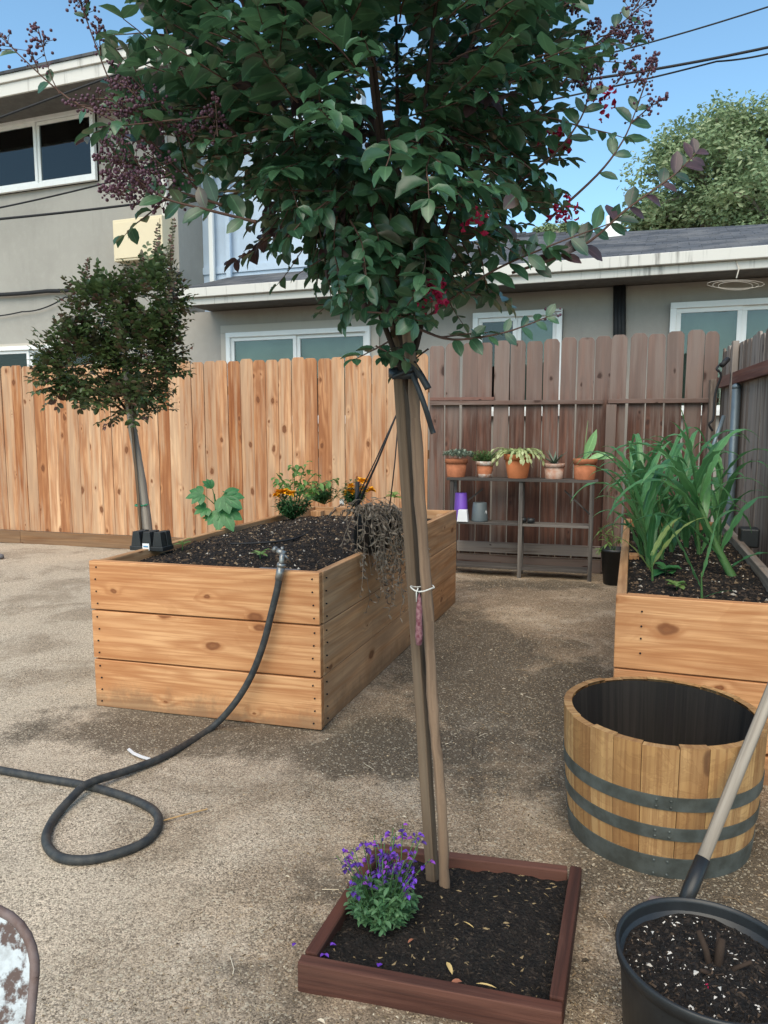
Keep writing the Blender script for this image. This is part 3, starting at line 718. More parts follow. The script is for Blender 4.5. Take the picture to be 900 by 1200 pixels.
# cables along and in front of the houses
def wire(name, pts, r, label, cat='cable', mat='cable', sag=0.):
    q = []
    for k in range(len(pts) - 1):
        for j in range(14):
            t = j / 14; p = lerp(pts[k], pts[k + 1], t); q.append(p - Z * sag * 4 * t * (1 - t))
    q.append(pts[-1]); m_ = MB(); m_.tube(q, r, 5)
    return tag(m_.build(name, M[mat], smooth=True), label, cat)
off = lambda u, v, d=.06: wallp(u, v) - HE2 * d
wire('cable', [off(-60, 346), off(60, 342), off(135, 333), off(215, 322)], .03, 'thick black cable run along the grey stucco wall at lower window height', sag=.03)
wire('cable', [off(-60, 371), off(30, 366), off(80, 349), off(150, 338)], .01, 'thin dark cable drooping below the thick cable on the stucco wall', sag=.05)
wire('overhead_wire', [at(-60, 160, 8.2), at(250, 45, 8.6)], .012, 'dark wire crossing just under the white eave of the tall house', 'wire')
wire('overhead_wire', [at(-60, 255, 8.2), at(250, 178, 9.4)], .010, 'thin wire slanting below the upper left window', 'wire', sag=.05)
wire('overhead_wire', [at(-60, 262, 8.2), at(330, 214, 9.6)], .014, 'thicker wire crossing the stucco wall above the cream utility box', 'wire', sag=.04)
wire('overhead_wire', [at(560, 98, 14), at(960, -12, 13)], .014, 'uppermost single power line crossing the sky at upper right', 'wire', sag=.1)
wire('overhead_wire', [at(500, 112, 12), at(960, 42, 11)], .02, 'thick middle power line crossing the sky at upper right', 'wire', sag=.12)
wire('overhead_wire', [at(500, 142, 12), at(840, 72, 11.3), at(960, 44, 11)], .013, 'thin lowest power line joining the thick line at upper right', 'wire', sag=.06)
lp = MB()
for k in range(3):
    q = [at(862 + 34 * math.cos(t * .42 + k) * (1 - k * .2), 333 + k + 5 * math.sin(t * .42 + k), 7.0) for t in range(16)]
    lp.tube(q, .0018, 5)
lp.tube([at(863, 326, 7.0), at(866, 315, 7.05), at(862, 305, 7.1), at(866, 304, 7.1)], .006, 5)
tag(lp.build('wire_coil', M['trim'], smooth=True), 'pale thin coil of wire hanging under the gutter above the right window', 'wire coil')

# ------------------------------------------------------------------ big raised bed
FL, FR, BR = gnd(113, 827), gnd(377, 856), gnd(534, 706)
HB = .735
bed = thing('raised_bed', (FL + FR + BR) / 3, 'large fresh fir raised bed of three stacked boards with the hose spigot', 'raised bed')
ef = (FR - FL).normalized(); es = (BR - FR).normalized(); nf = V((ef.y, -ef.x, 0)); ns = V((es.y, -es.x, 0))   # outward normals: front, right
LFb, LSb = (FR - FL).length, (BR - FR).length; BL = BR - ef * LFb; th = .04
hb = (HB - .016) / 3
for k in range(3):
    m_ = MB(); m_.board(FL + Z * (k * (hb + .008)) + nf * U(-.002, .003) - ef * .002 * k, ef * LFb, Z * hb, -nf * th, (U(.2, .6), R.random())); m_.build('front_board', M['fir'], bed, bevel=.004)
    m_ = MB(); m_.board(FR + Z * (k * (hb + .005)) - nf * (th + .004) + ns * U(-.003, .001), es * (LSb * .56 - th), Z * (hb + .002), -ns * th)
    m_.board(FR + es * (LSb * .56 - .04 + .003) + Z * (k * (hb + .005)) - nf * .0 + ns * U(-.003, .001), es * (LSb * .44 + .037), Z * (hb + .002), -ns * th); m_.build('side_board', M['fir_side'], bed, bevel=.004)
    m_ = MB(); m_.board(FL + Z * (k * (hb + .005)) - nf * (th + .004) + (FL - FL), es * (LSb - th), Z * hb, ef * th); m_.build('side_board', M['fir_side'], bed, bevel=.004)
    m_ = MB(); m_.board(BL + Z * (k * (hb + .005)) + ef * (th + .003), ef * (LFb - 2 * th - .006), Z * hb, -es * th); m_.build('back_board', M['fir_side'], bed, bevel=.004)
for O in (FL - nf * (th + .003) + ef * (th + .003), FR - nf * (th + .003) - ef * (th + .09), BL - es * (th + .09) + ef * (th + .003), BR - es * (th + .09) - ef * (th + .09)):
    m_ = MB(); m_.board(O, Z * (HB - .03), ef * .085, es * .085); m_.build('corner_post', M['fir_side'], bed, bevel=.003)
m_ = MB(); O = FR - ef * .36 - nf * (th + .006)
m_.board(O + Z * (HB - .03), ef * .2, es * .10, Z * .012)
tag(m_.build('slate_board', M['slate'], bevel=.002), 'flat grey board lying on the soil in the near corner of the large raised bed', 'board')
# nail heads and stamped mill marks
nl = MB()
for k in range(3):
    for dz_ in (.03, .09, .15, .21):
        for dx in (.035, LFb - .035):
            c = FL + ef * (dx + U(-.006, .006)) + Z * (k * (hb + .008) + dz_) + nf * .003; nl = MB(); nl.tube([c - nf * .004, c + nf * .002], .004, 6); nl.build('nail', M['dark'], bed)
        c = FR + es * (.07 + U(-.006, .006)) + Z * (k * (hb + .005) + dz_) + ns * .001; nl = MB(); nl.tube([c - ns * .004, c + ns * .002], .004, 6); nl.build('nail', M['dark'], bed)

def soil(name, O, A, B, zf, matbits, nb, label, r0=.004, r1=.010, n=40, shape='rect', skip=None):
    """soil surface over the quad O + a*A + b*B, or a disc, height zf(a,b), with loose bits as one mesh"""
    s_ = MB(); L1, L2 = A.length, B.length
    n1 = max(8, int(n)); n2 = max(8, int(n * L2 / L1))
    def pt(a, b):
        p = O + A * a + B * b; return V((p.x, p.y, zf(a, b) + .012 * mnoise.noise(p * 9) + .006 * mnoise.noise(p * 30)))
    if shape == 'rect':
        for j in range(n2 + 1):
            for i in range(n1 + 1): s_.v.append(pt(i / n1, j / n2))
        for j in range(n2):
            for i in range(n1):
                a = j * (n1 + 1) + i; s_.face([a, a + 1, a + n1 + 2, a + n1 + 1])
    else:
        nr, na = 10, 40
        s_.v.append(pt(.5, .5))
        for r in range(1, nr + 1):
            for k in range(na):
                t = 2 * math.pi * k / na; s_.v.append(pt(.5 + .5 * r / nr * math.cos(t), .5 + .5 * r / nr * math.sin(t)))
        for k in range(na): s_.face([0, 1 + k, 1 + (k + 1) % na])
        for r in range(nr - 1):
            for k in range(na):
                a = 1 + r * na; s_.face([a + k, a + na + k, a + na + (k + 1) % na, a + (k + 1) % na])
    o = s_.build(name, M['soil'], smooth=True); tag(o, label, 'soil', kind='stuff')
    b_ = MB()
    for _ in range(nb):
        a, b = U(.01, .99), U(.01, .99)
        if shape != 'rect' and (a - .5) ** 2 + (b - .5) ** 2 > .24: continue
        p = pt(a, b); b_.chip((p.x, p.y, p.z - .001), U(r0, r1) * (.6 + .8 * R.random() ** 2), (R.random(), .5), U(.2, .6))
    o2 = b_.build('mulch_bits', M[matbits], o); o2['kind'] = 'stuff'
    return pt
Oi = FL - nf * .043 + ef * .042
pt_bed = soil('soil', Oi, ef * (LFb - .085), es * (LSb - .085), lambda a, b: HB - .075 + .10 * math.sin(math.pi * min(1, max(0, b * 1.05))) ** .8 * (.4 + .6 * math.sin(math.pi * a)), 'mulch', 15000,
              'dark mulched soil with pale wood flecks filling the large raised bed', .004, .010, 50)
def on_bed(u, v):
    z = HB
    for _ in range(8):
        p = gnd(u, v, z); d = p - Oi
        A, B = ef * (LFb - .085), es * (LSb - .085)
        det = A.x * B.y - A.y * B.x; a = (d.x * B.y - d.y * B.x) / det; b = (A.x * d.y - A.y * d.x) / det
        z = pt_bed(min(1, max(0, a)), min(1, max(0, b))).z
    return V((p.x, p.y, z))

# ------------------------------------------------------------------ right raised bed with corn
QL = gnd(722, 697, .72); QL.z = 0
eb = V((.335, 1, 0)).normalized(); ea = V((1, -.335, 0)).normalized()
bed2 = thing('raised_bed', QL + ea * .3 + eb * 1.2, 'narrow raised bed with corn at the right fence behind the barrel', 'raised bed')
WB, LB, HB2 = .66, 2.55, .72
zs = [0, .13, .415, HB2]
for k in range(3):
    m_ = MB(); m_.board(QL + Z * (zs[k] + (.006 if k else 0)) + ea * (.0 if k == 2 else .002), ea * WB, Z * (zs[k + 1] - zs[k] - .006), eb * th, (.3, .3)); m_.build('front_board', M['fir'], bed2, bevel=.004)
    m_ = MB(); m_.board(QL + Z * zs[k] + eb * (th + .003), eb * (LB - th), Z * (zs[k + 1] - zs[k] - .004), ea * th); m_.build('side_board', M['fir_side'], bed2, bevel=.004)
    m_ = MB(); m_.board(QL + ea * WB + Z * zs[k] + eb * (th + .003), eb * (LB - th), Z * (zs[k + 1] - zs[k] - .004 + (.015 if k == 2 else 0)), -ea * th); m_.build('side_board', M['greywood'], bed2, bevel=.004)
    m_ = MB(); m_.board(QL + ea * (th + .003) + eb * LB + Z * zs[k], ea * (WB - 2 * th - .006), Z * (zs[k + 1] - zs[k] - .004), -eb * th); m_.build('back_board', M['fir_side'], bed2, bevel=.004)
for O, ax in ((QL + eb * (th + .003) + ea * (th + .003), ea), (QL + eb * 1.0 + ea * (th + .003), eb)):
    m_ = MB(); m_.board(O, Z * (HB2 - .006), ea * (.16 if ax is ea else .05), eb * (.04 if ax is ea else .085)); m_.build('corner_post', M['fir'], bed2, bevel=.003)
nl = MB()
for zz in (.09, .19, .25, .30, .36):
    c = QL + ea * .1 + Z * (zz + .3) ; nl = MB(); nl.tube([c - eb * .004, c + eb * .002], .004, 6); nl.build('nail', M['dark'], bed2)
Oi2 = QL + ea * .042 + eb * .044
pt_bed2 = soil('soil', Oi2, ea * (WB - .085), eb * (LB - .09), lambda a, b: HB2 - .06 + .03 * math.sin(3.1 * b), 'mulch', 9000, 'dark mulched soil around the corn stalks in the narrow bed', .004, .010, 24)
def on_bed2(u, v): return gnd(u, v, HB2 - .045)

# ------------------------------------------------------------------ half barrel
bc = V((.945, 2.43, 0)); HBa = .437
bar = thing('half_barrel', bc, 'empty oak half barrel planter with grey metal hoops beside the narrow bed', 'barrel')
def brad(z): return .293 + .03 * (1 - max(0., 1 - z / HBa) ** 1.8)
NS = 22; angs = [0.]
for k in range(NS): angs.append(angs[-1] + U(.75, 1.25))
angs = [a / angs[-1] * 2 * math.pi for a in angs]
for k in range(NS):
    a0, a1 = angs[k] + .003, angs[k + 1] - .003; m_ = MB(); tone = (R.random(), R.random()); ou, ov = U(0, 40), U(0, 40)
    zt = HBa + U(-.004, .003); zz = [0, .1, .2, .3, .4, zt]; na = 3
    i = 0; rings_ = []
    for z in zz:
        for j in range(na + 1):
            a = lerp(a0, a1, j / na); r = brad(z); m_.v.append(bc + V((r * math.cos(a), r * math.sin(a), z)))
        for j in range(na + 1):
            a = lerp(a0, a1, j / na); r = brad(z) - .027; m_.v.append(bc + V((r * math.cos(a), r * math.sin(a), z)))
    st = 2 * (na + 1)
    for q in range(len(zz) - 1):
        for j in range(na):
            A = q * st + j
            wv = lambda jj: ov + jj * .03
            m_.face([A, A + 1, A + st + 1, A + st], tone, [(zz[q] + ou, wv(j)), (zz[q] + ou, wv(j + 1)), (zz[q + 1] + ou, wv(j + 1)), (zz[q + 1] + ou, wv(j))])
        A = q * st; m_.face([A + st, A + st + na + 1, A + na + 1, A], tone, [(zz[q] + ou, ov)] * 4)
        m_.face([A + na, A + 2 * na + 1, A + st + 2 * na + 1, A + st + na], tone, [(zz[q] + ou, ov)] * 4)
    T = (len(zz) - 1) * st
    for j in range(na): m_.face([T + j, T + j + 1, T + na + 2 + j, T + na + 1 + j], tone, [(ou, ov + j * .03), (ou, ov + j * .03 + .03), (ou + .02, ov + j * .03 + .03), (ou + .02, ov + j * .03)])
    so = m_.build('stave', M['oak'], bar)
inn = MB(); n = 66
for k in range(n):
    a0, a1 = 2 * math.pi * k / n, 2 * math.pi * (k + 1) / n; sidx = next(i for i in range(NS) if angs[i + 1] > (a0 + a1) / 2)
    random.seed(sidx); tn = (random.random(), random.random())
    r0, r1 = brad(.02) - .0275, brad(HBa) - .0275
    P_ = lambda a, r, z: bc + V((r * math.cos(a), r * math.sin(a), z))
    inn.poly([P_(a1, r0, .02), P_(a0, r0, .02), P_(a0, r1, HBa - .007), P_(a1, r1, HBa - .007)], tn, [(0 + sidx * 3, a1), (0 + sidx * 3, a0), (.4 + sidx * 3, a0), (.4 + sidx * 3, a1)])
inn.lathe(bc + Z * .018, [(.0001, .001), (.264, .001)], 40)
inn.build('charred_lining', M['char'], bar)
for (z0, z1) in ((.005, .075), (.135, .178), (.235, .28)):
    m_ = MB(); pr = [(brad(z0) + .0005, z0), (brad(z0) + .0032, z0 + .0006), (brad(z1) + .0032, z1 - .0006), (brad(z1) + .0005, z1)]
    m_.lathe(bc, pr, 120); m_.f = [f for f in m_.f if len(f) == 4]; m_.t = m_.t[:len(m_.f)]; m_.uv = m_.uv[:len(m_.f)]
    ho = m_.build('hoop', M['hoop'], bar)
    for a in (-1.95, -1.82):
        for zz in (z0 + .012, z1 - .012):
            c = bc + V((math.cos(a) * (brad(zz) + .004), math.sin(a) * (brad(zz) + .004), zz)); m_ = MB(); m_.ball(c, .005); m_.build('rivet', M['hoop'], ho, smooth=True)

# ------------------------------------------------------------------ black pot with soil, shovel
pc = V((.70, 1.47, 0)); PR, PH = .192, .27
pot = thing('plant_pot', pc, 'large black plastic pot of bark soil in the near right corner', 'pot')
m_ = MB(); m_.lathe(pc, [(.145, 0), (.15, .01), (PR - .012, PH - .03), (PR, PH - .028), (PR + .003, PH - .003), (PR, PH), (PR - .005, PH), (PR - .007, PH - .01), (.17, .05)], 64); m_.build('pot_body', M['black'], pot, smooth=True)
soil('soil', pc - V((.178, .178, 0)), V((.356, 0, 0)), V((0, .356, 0)), lambda a, b: PH - .052 + .02 * math.sin(a * 3), 'perlite', 6500, 'dark potting mix with white perlite in the large black pot', .0025, .006, 30, 'disc')
st_ = MB(); sb = V((.715, 1.47, PH - .05))
for (dx, dy, h_, r) in ((-.025, .02, .085, .009), (.012, .01, .075, .011), (-.04, -.03, .04, .006), (.05, -.02, .05, .006), (.02, .04, .06, .006)):
    st_.tube([sb + V((dx * .2, dy * .2, -.02)), sb + V((dx * .7, dy * .7, h_ * .55)), sb + V((dx * 1.25, dy * 1.25, h_))], [r, r * .85, r * .7], 7, wob=.1)
for _ in range(14):
    a = U(0, 6.28); l = U(.03, .08); p = sb + V((U(-.05, .05), U(-.05, .05), 0)); st_.tube([p, p + V((l * .5 * math.cos(a), l * .5 * math.sin(a), U(.01, .03))), p + V((l * math.cos(a), l * math.sin(a), U(0, .02)))], .0018, 4)
tag(st_.build('pruned_shrub', M['stemb'], smooth=True), 'cut back dark woody stump in the black pot of bark soil', 'plant')
pt = MB(); pb = gnd(834, 1160, PH - .035)
for k in range(5):
    a = k * 1.25; pt.leaf(pb + Z * .003, V((math.cos(a), math.sin(a), .4)), Z, .014, .011, segs=3)
tag(pt.build('fallen_flower', M['crimson']), 'red flower fallen on the soil of the black pot', 'flower')

sh = thing('shovel', at(806, 1050, 1.9), 'old shovel with grey wooden handle leaning on the oak half barrel', 'shovel')
s0, s1 = at(805, 1052, 1.87), at(880, 868, 2.115)
sdir = (s1 - s0).normalized(); top = s0 + sdir * 1.15
mid = s0 + sdir * .085
m_ = MB(); m_.tube([lerp(mid, top, k / 8) for k in range(9)], [.0165, .017, .0175, .0175, .0175, .0175, .0175, .017, .015], 14, wob=.03); m_.build('handle', M['handle'], sh, smooth=True)
m_ = MB(); m_.tube([s0 - sdir * .03, s0 + sdir * .03, mid + sdir * .03], [.018, .020, .0195], 14, wob=.05); m_.build('socket', M['black'], sh, smooth=True)
m_ = MB(); bdir = (sdir * -1); sx = sdir.cross(V((0, 1, 0))).normalized()
blade0 = s0 - sdir * .03; nb_ = sx.cross(sdir).normalized()
gx = [(0, .04), (.02, .085), (.08, .095), (.12, .075), (.15, .012)]
for k in range(len(gx) - 1):
    for s2 in (-1, 1):
        a, wa = gx[k]; b, wb = gx[k + 1]
        q = [blade0 + bdir * a, blade0 + bdir * a + sx * wa * s2 + nb_ * .02, blade0 + bdir * b + sx * wb * s2 + nb_ * .02, blade0 + bdir * b]
        m_.poly(q if s2 > 0 else q[::-1])
bo = m_.build('blade', M['rustrim'], sh); sm = bo.modifiers.new('thick', 'SOLIDIFY'); sm.thickness = .003

# ------------------------------------------------------------------ square planter frame with soil
zt = .075
c_fl, c_fr, c_br, c_bl = gnd(348, 1128, zt), gnd(659, 1187, zt), gnd(682, 1016, zt), gnd(440, 987, zt)
fr_ = thing('planter_frame', (c_fl + c_br) / 2 - Z * zt, 'low square red brown timber frame round the foreground tree', 'planter')
def frame_side(a, b, wv, name='frame_board', ext=0.):
    d = (b - a).normalized(); n_ = V((-d.y, d.x, 0)); m_ = MB()
    O = V((a.x, a.y, -.01)); m_.board(O, b - a, n_ * wv, Z * (zt + .01)); m_.build(name, M['framewood'], fr_, bevel=.004)
frame_side(c_fl, c_fr, .034); d_ = (c_br - c_fr).normalized()
frame_side(c_fr + d_ * .043, c_br, .034); d_ = (c_bl - c_br).normalized()
frame_side(c_br + d_ * .043, c_bl, .034); d_ = (c_fl - c_bl).normalized()
frame_side(c_bl + d_ * .043, c_fl - d_ * .043, .034)
O = c_fl + (c_fr - c_fl).normalized() * .04 + (c_bl - c_fl).normalized() * .045; O.z = 0
A = (c_fr - c_fl) * .86; B = (c_br - c_fr) * .82; A.z = B.z = 0
Bq = (c_bl - c_fl); Bq.z = 0
# bilinear soil inside the frame
ctr = (c_fl + c_fr + c_br + c_bl) / 4
cor = [ctr + (c - ctr) * .925 for c in (c_fl, c_fr, c_br, c_bl)]
def soil_quad():
    s_ = MB(); n = 40
    def pq(a, b):
        p = lerp(lerp(cor[0], cor[1], a), lerp(cor[3], cor[2], a), b)
        return V((p.x, p.y, .042 + .028 * math.sin(math.pi * a) * math.sin(math.pi * b) + .014 * mnoise.noise(p * 11) + .008 * mnoise.noise(p * 28)))
    for j in range(n + 1):
        for i in range(n + 1): s_.v.append(pq(i / n, j / n))
    for j in range(n):
        for i in range(n):
            a = j * (n + 1) + i; s_.face([a, a + 1, a + n + 2, a + n + 1])
    o = s_.build('soil', M['soil'], smooth=True); tag(o, 'black compost filling the red brown square frame', 'soil', kind='stuff')
    b_ = MB()
    for _ in range(9500):
        p = pq(U(.01, .99), U(.01, .99)); t_ = R.random(); r = U(.002, .0055)
        b_.chip((p.x, p.y, p.z - .001), r if t_ < .9 else r * 1.1, (t_, .5), .3, U(1.2, 3) if t_ > .95 else None)
    b_.build('compost_bits', M['dmulch'], o)['kind'] = 'stuff'
    return pq
pq = soil_quad()

# ------------------------------------------------------------------ foreground tree and its stake
tb = gnd(521, 1043, .05); sbm = gnd(511, 1031, .05)
def tree_axis(q, Yf): return [at(u, v, Yf) for u, v in q]
tree = thing('crape_myrtle', tb, 'foreground crape myrtle tree with dark glossy crown filling the top of the view', 'tree')
YT = tb.y
tp = [tb - Z * .04] + [at(u, v, YT - .0 + dy) for u, v, dy in ((520, 1000, 0), (517, 940, 0), (513, 890, .005), (507.5, 830, .01), (504, 760, .01), (500, 695, .01), (496, 640, .015), (491, 567, .015), (487, 490, .02), (483, 435, .02), (478, 395, .03), (471, 350, .035), (465, 310, .04))]
trd = [.016, .0155, .0142, .0145, .0155, .0138, .0158, .0145, .0155, .0145, .0148, .0150, .015, .0145, .013]
m_ = MB(); sp_ = smoothpath(tp, 4); rad_ = [lerp(trd[min(13, k // 4)], trd[min(14, k // 4 + 1)], (k % 4) / 4) * (1 + .06 * math.sin(k * 1.7) + U(-.06, .08)) for k in range(len(sp_))]
sp_ = [p + V((U(-.0010, .0010), U(-.0012, .0012), 0)) for p in sp_]
m_.tube(sp_, rad_, 16, wob=.07); m_.build('trunk', M['bark'], tree, smooth=True)

stk = thing('tree_stake', sbm, 'square brown timber stake tied to the left of the foreground trunk', 'stake')
st0, st1 = sbm - Z * .1, at(465, 352, sbm.y + .02)
ax = (st1 - st0).normalized(); axx = V((1, -.62, 0)); axx = (axx - ax * axx.dot(ax)).normalized(); axy = ax.cross(axx)
m_ = MB(); wS = .031
m_.board(st0 - axx * wS * .62 - axy * wS * .5, ax * (st1 - st0).length, axx * wS, axy * wS, (.5, .5)); m_.build('post', M['stake'], stk, bevel=.003)

tie = MB()
def strip(mb, pts, w, sd, th_=.002):
    pts = smoothpath(pts, 5)
    i = len(mb.v)
    for p in pts: mb.v += [p - sd * w / 2, p + sd * w / 2]
    for k in range(len(pts) - 1): mb.face([i + 2 * k, i + 2 * k + 1, i + 2 * k + 3, i + 2 * k + 2])
sc_ = at(474, 437, YT + .0); d0 = V((1, 0, .1)).normalized()
q = []
for k in range(17):
    t = 2 * math.pi * k / 16; q.append(sc_ + V((.040 * math.cos(t), .038 * math.sin(t), .008 * math.sin(t))))
strip(tie, q, .022, Z)
strip(tie, [at(480, 432, YT - .03), at(490, 455, YT - .045), at(499, 480, YT - .05), at(506, 503, YT - .04), at(508, 508, YT - .04)], .014, V((1, 0, .35)).normalized())
strip(tie, [at(483, 425, YT - .03), at(493, 440, YT - .045), at(502, 456, YT - .05)], .018, V((1, 0, .45)).normalized())
strip(tie, [at(460, 442, YT - .04), at(474, 436, YT - .045), at(488, 432, YT - .03)], .014, V((.1, 0, 1)).normalized())
to = tie.build('tree_tie', M['black'], smooth=True); tag(to, 'black strap tying the foreground trunk to its stake', 'strap')
sm = to.modifiers.new('thick', 'SOLIDIFY'); sm.thickness = .003
tw = MB(); c0 = at(495, 689, YT + .0)
tw.tube([c0 + V((.033 * math.cos(t * .4), .031 * math.sin(t * .4), .004 * math.sin(t))) for t in range(17)], .0022, 5)
tw.tube([at(490, 689, YT - .035), at(488, 694, YT - .036), at(488, 705, YT - .034)], .0018, 5)
tag(tw.build('twine', M['twine'], smooth=True), 'white twine tied round the stake and trunk', 'twine')
sk = MB(); sk.lathe(at(491, 757, YT - .032), [(.0001, 0), (.008, .004), (.0105, .03), (.0085, .07), (.009, .10), (.005, .135), (.0001, .15)], 12)
tag(sk.build('mesh_pouch', M['tagm'], smooth=True), 'narrow maroon pouch hanging from the twine on the stake', 'pouch')

# crown
twig, lf, lfr, ber, crim = MB(), MB(), MB(), MB(), MB()
CC = V((-.065, YT + .04, 2.31)); CR = V((.56, .54, .63))
def shoot(p0, d0, L, n, ll, mbl, r=.0025, droop=.42, lw=.60, stem=twig, pair=False, tr=.7, nostem=False):
    p = V(p0); d = V(d0).normalized(); st = L / n; pts = [p.copy()]
    ph = U(0, 6.28)
    sd = d.cross(Z)
    if sd.length < .2: sd = V((1, 0, 0))
    sd.normalize()
    for k in range(n):
        p = p + d * st; pts.append(p.copy())
        d = (d + V((U(-.12, .12), U(-.12, .12), -droop * st + U(-.06, .06)))).normalized()
        upn = sd.cross(d).normalized()
        if upn.z < 0: upn = -upn
        for s2 in ((1, -1) if pair else ((1,) if k % 2 else (-1,))):
            ld = (sd * s2 * U(.6, 1.1) + d * U(.25, .7) + Z * U(-.55, .25) + V((U(-.25, .25), U(-.25, .25), 0)))
            nn = (upn + V((U(-.5, .5), U(-.5, .5), U(-.1, .5)))).normalized()
            l = ll * U(.7, 1.15) * (1 - .35 * (k / n) ** 2)
            mbl.leaf(p, ld, nn, l, l * lw * U(.85, 1.15), U(.05, .38), U(-.35, 1.0))
    mbl.leaf(p, d, sd.cross(d), ll * .75, ll * .36, .2, .4)
    if not nostem: stem.tube(pts, [lerp(r, r * .4, k / n) for k in range(n + 1)], 4, cap=False)
    return pts
def panicle(p0, d0, L, nb, mbb, r=.0042, stem=twig, spread=.05):
    d = V(d0).normalized(); end = p0 + d * L
    stem.tube([p0, lerp(p0, end, .5) + Z * .006, end], [.002, .0015, .0008], 4, cap=False)
    for k in range(nb):
        t = U(.15, 1); b = lerp(p0, end, t); s_ = spread * (1.15 - t)
        o = V((U(-1, 1), U(-1, 1), U(-.6, 1))).normalized() * s_ * U(.35, 1)
        if k % 3 == 0: stem.tube([b, b + o], .0008, 3, cap=False)
        mbb.ball(b + o, r * U(.6, 1.2), (R.random(), .5))
# limbs
limb = MB()
lb0 = tp[-4]
ends = []
for k in range(9):
    a = k * 2.4 + .4; e = CC + V((CR.x * .72 * math.cos(a), CR.y * .72 * math.sin(a), CR.z * U(-.25, .8)))
    b = lerp(tp[-5], tp[-1], U(.1, 1)); mid_ = lerp(b, e, .5) + Z * .07
    limb.tube(smoothpath([b, mid_, e], 5), [lerp(.0085, .003, i / 10) for i in range(11)], 7); ends.append(e)
limb.tube(smoothpath([tp[-1], CC + V((.02, 0, .1)), CC + V((0, .05, .6))], 5), [lerp(.010, .004, i / 10) for i in range(11)], 7)
n_sh = 0
while n_sh < 820:
    d = V((R.gauss(0, 1), R.gauss(0, 1), R.gauss(0, 1))).normalized()
    rr = .22 + .68 * R.random() ** .6
    p = CC + V((d.x * CR.x, d.y * CR.y, d.z * CR.z)) * rr
    if p.z < (1.72 + .72 * (p.x - .05) if p.x > .05 else 1.76 + .66 * (.05 - p.x)): continue
    if p.x > .30 and p.z > 2.2 and R.random() < .4: continue      # airier upper right side
    if p.x < -.42 and p.z > 2.2 and R.random() < .45: continue
    out = (d + V((0, 0, .35)) + V((U(-.5, .5), U(-.5, .5), U(-.4, .4)))).normalized()
    shoot(p, out, U(.13, .24), R.randint(6, 10), U(.042, .080), lfr if R.random() < .04 else lf, pair=R.random() < .35)
    n_sh += 1
# lower drooping leaves hugging the fork
for _ in range(24):
    p = V((U(-.05, .16), YT + U(-.2, .1), U(1.58, 1.78))); shoot(p, V((U(-1, 1), U(-1, .3), U(-.5, .2))), U(.08, .16), 5, .06, lf)
def branch(q, ys, mbl, ll, n, r=.004, leafy=.35, droop=0., pan=0, panL=.12, panN=55, pair=True, flower=0):
    pts = smoothpath([at(u, v, y) for (u, v), y in zip(q, ys)], 5)
    twig.tube(pts, [lerp(r, r * .35, k / (len(pts) - 1)) for k in range(len(pts))], 5, cap=False)
    m = len(pts) - 1
    for k in range(n):
        t = lerp(leafy, 1, k / max(1, n - 1)); i = min(m - 1, int(t * m)); p = lerp(pts[i], pts[i + 1], t * m - i); d = (pts[i + 1] - pts[i]).normalized()
        sd = d.cross(V((0, -1, .3))).normalized()
        for s2 in (1, -1):
            if R.random() < .12: continue
            ld = sd * s2 * U(.6, 1) + d * U(.4, .9) + V((0, U(-.4, .4), U(-.3, .2)))
            l = ll * U(.75, 1.15) * (1 - .3 * t * t)
            mbl.leaf(p, ld, V((U(-.4, .4), -1, U(.1, .9))), l, l * .52, U(.05, .25), U(0, .5))
    if pan:
        d = (pts[-1] - pts[-3]).normalized(); panicle(pts[-1], d, panL, panN, ber)
        for _ in range(pan - 1): panicle(lerp(pts[-1], pts[-6], R.random()), (d + V((U(-.8, .8), U(-.3, .3), U(-.5, .5)))), panL * .8, int(panN * .7), ber)
    return pts
branch([(500, 372), (570, 322), (640, 290), (715, 262)], (1.95, 1.9, 1.85, 1.85), lf, .075, 7)
branch([(600, 320), (680, 290), (735, 245), (790, 205), (815, 180)], (1.9, 1.85, 1.82, 1.82, 1.85), lfr, .062, 12, leafy=.1)
branch([(640, 260), (700, 205), (730, 165), (745, 130)], (2.0, 1.95, 1.95, 1.95), lf, .065, 5, pan=2, panL=.14, panN=50)
branch([(490, 385), (530, 398), (590, 390), (640, 372)], (2.0, 1.9, 1.85, 1.85), lf, .055, 7, pan=1, panL=.04, panN=8)
branch([(560, 200), (640, 120), (690, 60), (735, 22)], (2.1, 2.1, 2.1, 2.1), lf, .065, 6, pan=3, panL=.12, panN=60)
branch([(600, 220), (650, 180), (680, 140), (690, 110)], (2.0, 1.95, 1.95, 1.95), lf, .065, 6, pan=2, panL=.08, panN=45)
branch([(560, 60), (640, 20), (700, -20)], (2.0, 2.0, 2.0), lf, .07, 5, pan=2, panL=.12)
branch([(240, 230), (190, 180), (140, 120), (100, 20)], (1.9, 1.9, 1.95, 1.95), lf, .062, 6, leafy=.1, pan=3, panL=.10, panN=55)
branch([(230, 210), (150, 150), (80, 115), (20, 62)], (1.95, 1.9, 1.95, 1.95), lf, .060, 5, leafy=.1, pan=2, panL=.08, panN=35)
branch([(70, 110), (60, 90), (50, 55)], (1.95, 1.95, 1.95), lfr, .03, 3, leafy=.3, pan=2, panL=.05, panN=24, r=.002)
branch([(260, 240), (210, 225), (165, 215)], (1.85, 1.85, 1.85), lf, .062, 4, leafy=.1, pan=4, panL=.10, panN=50)
branch([(280, 160), (220, 100), (190, 20), (170, -30)], (1.9, 1.9, 1.9, 1.9), lf, .07, 7, leafy=.2, pan=2, panL=.1)
branch([(300, 260), (240, 245), (200, 235), (180, 225)], (1.75, 1.75, 1.75, 1.75), lf, .065, 5, leafy=.1, pan=3, panL=.1, panN=45)
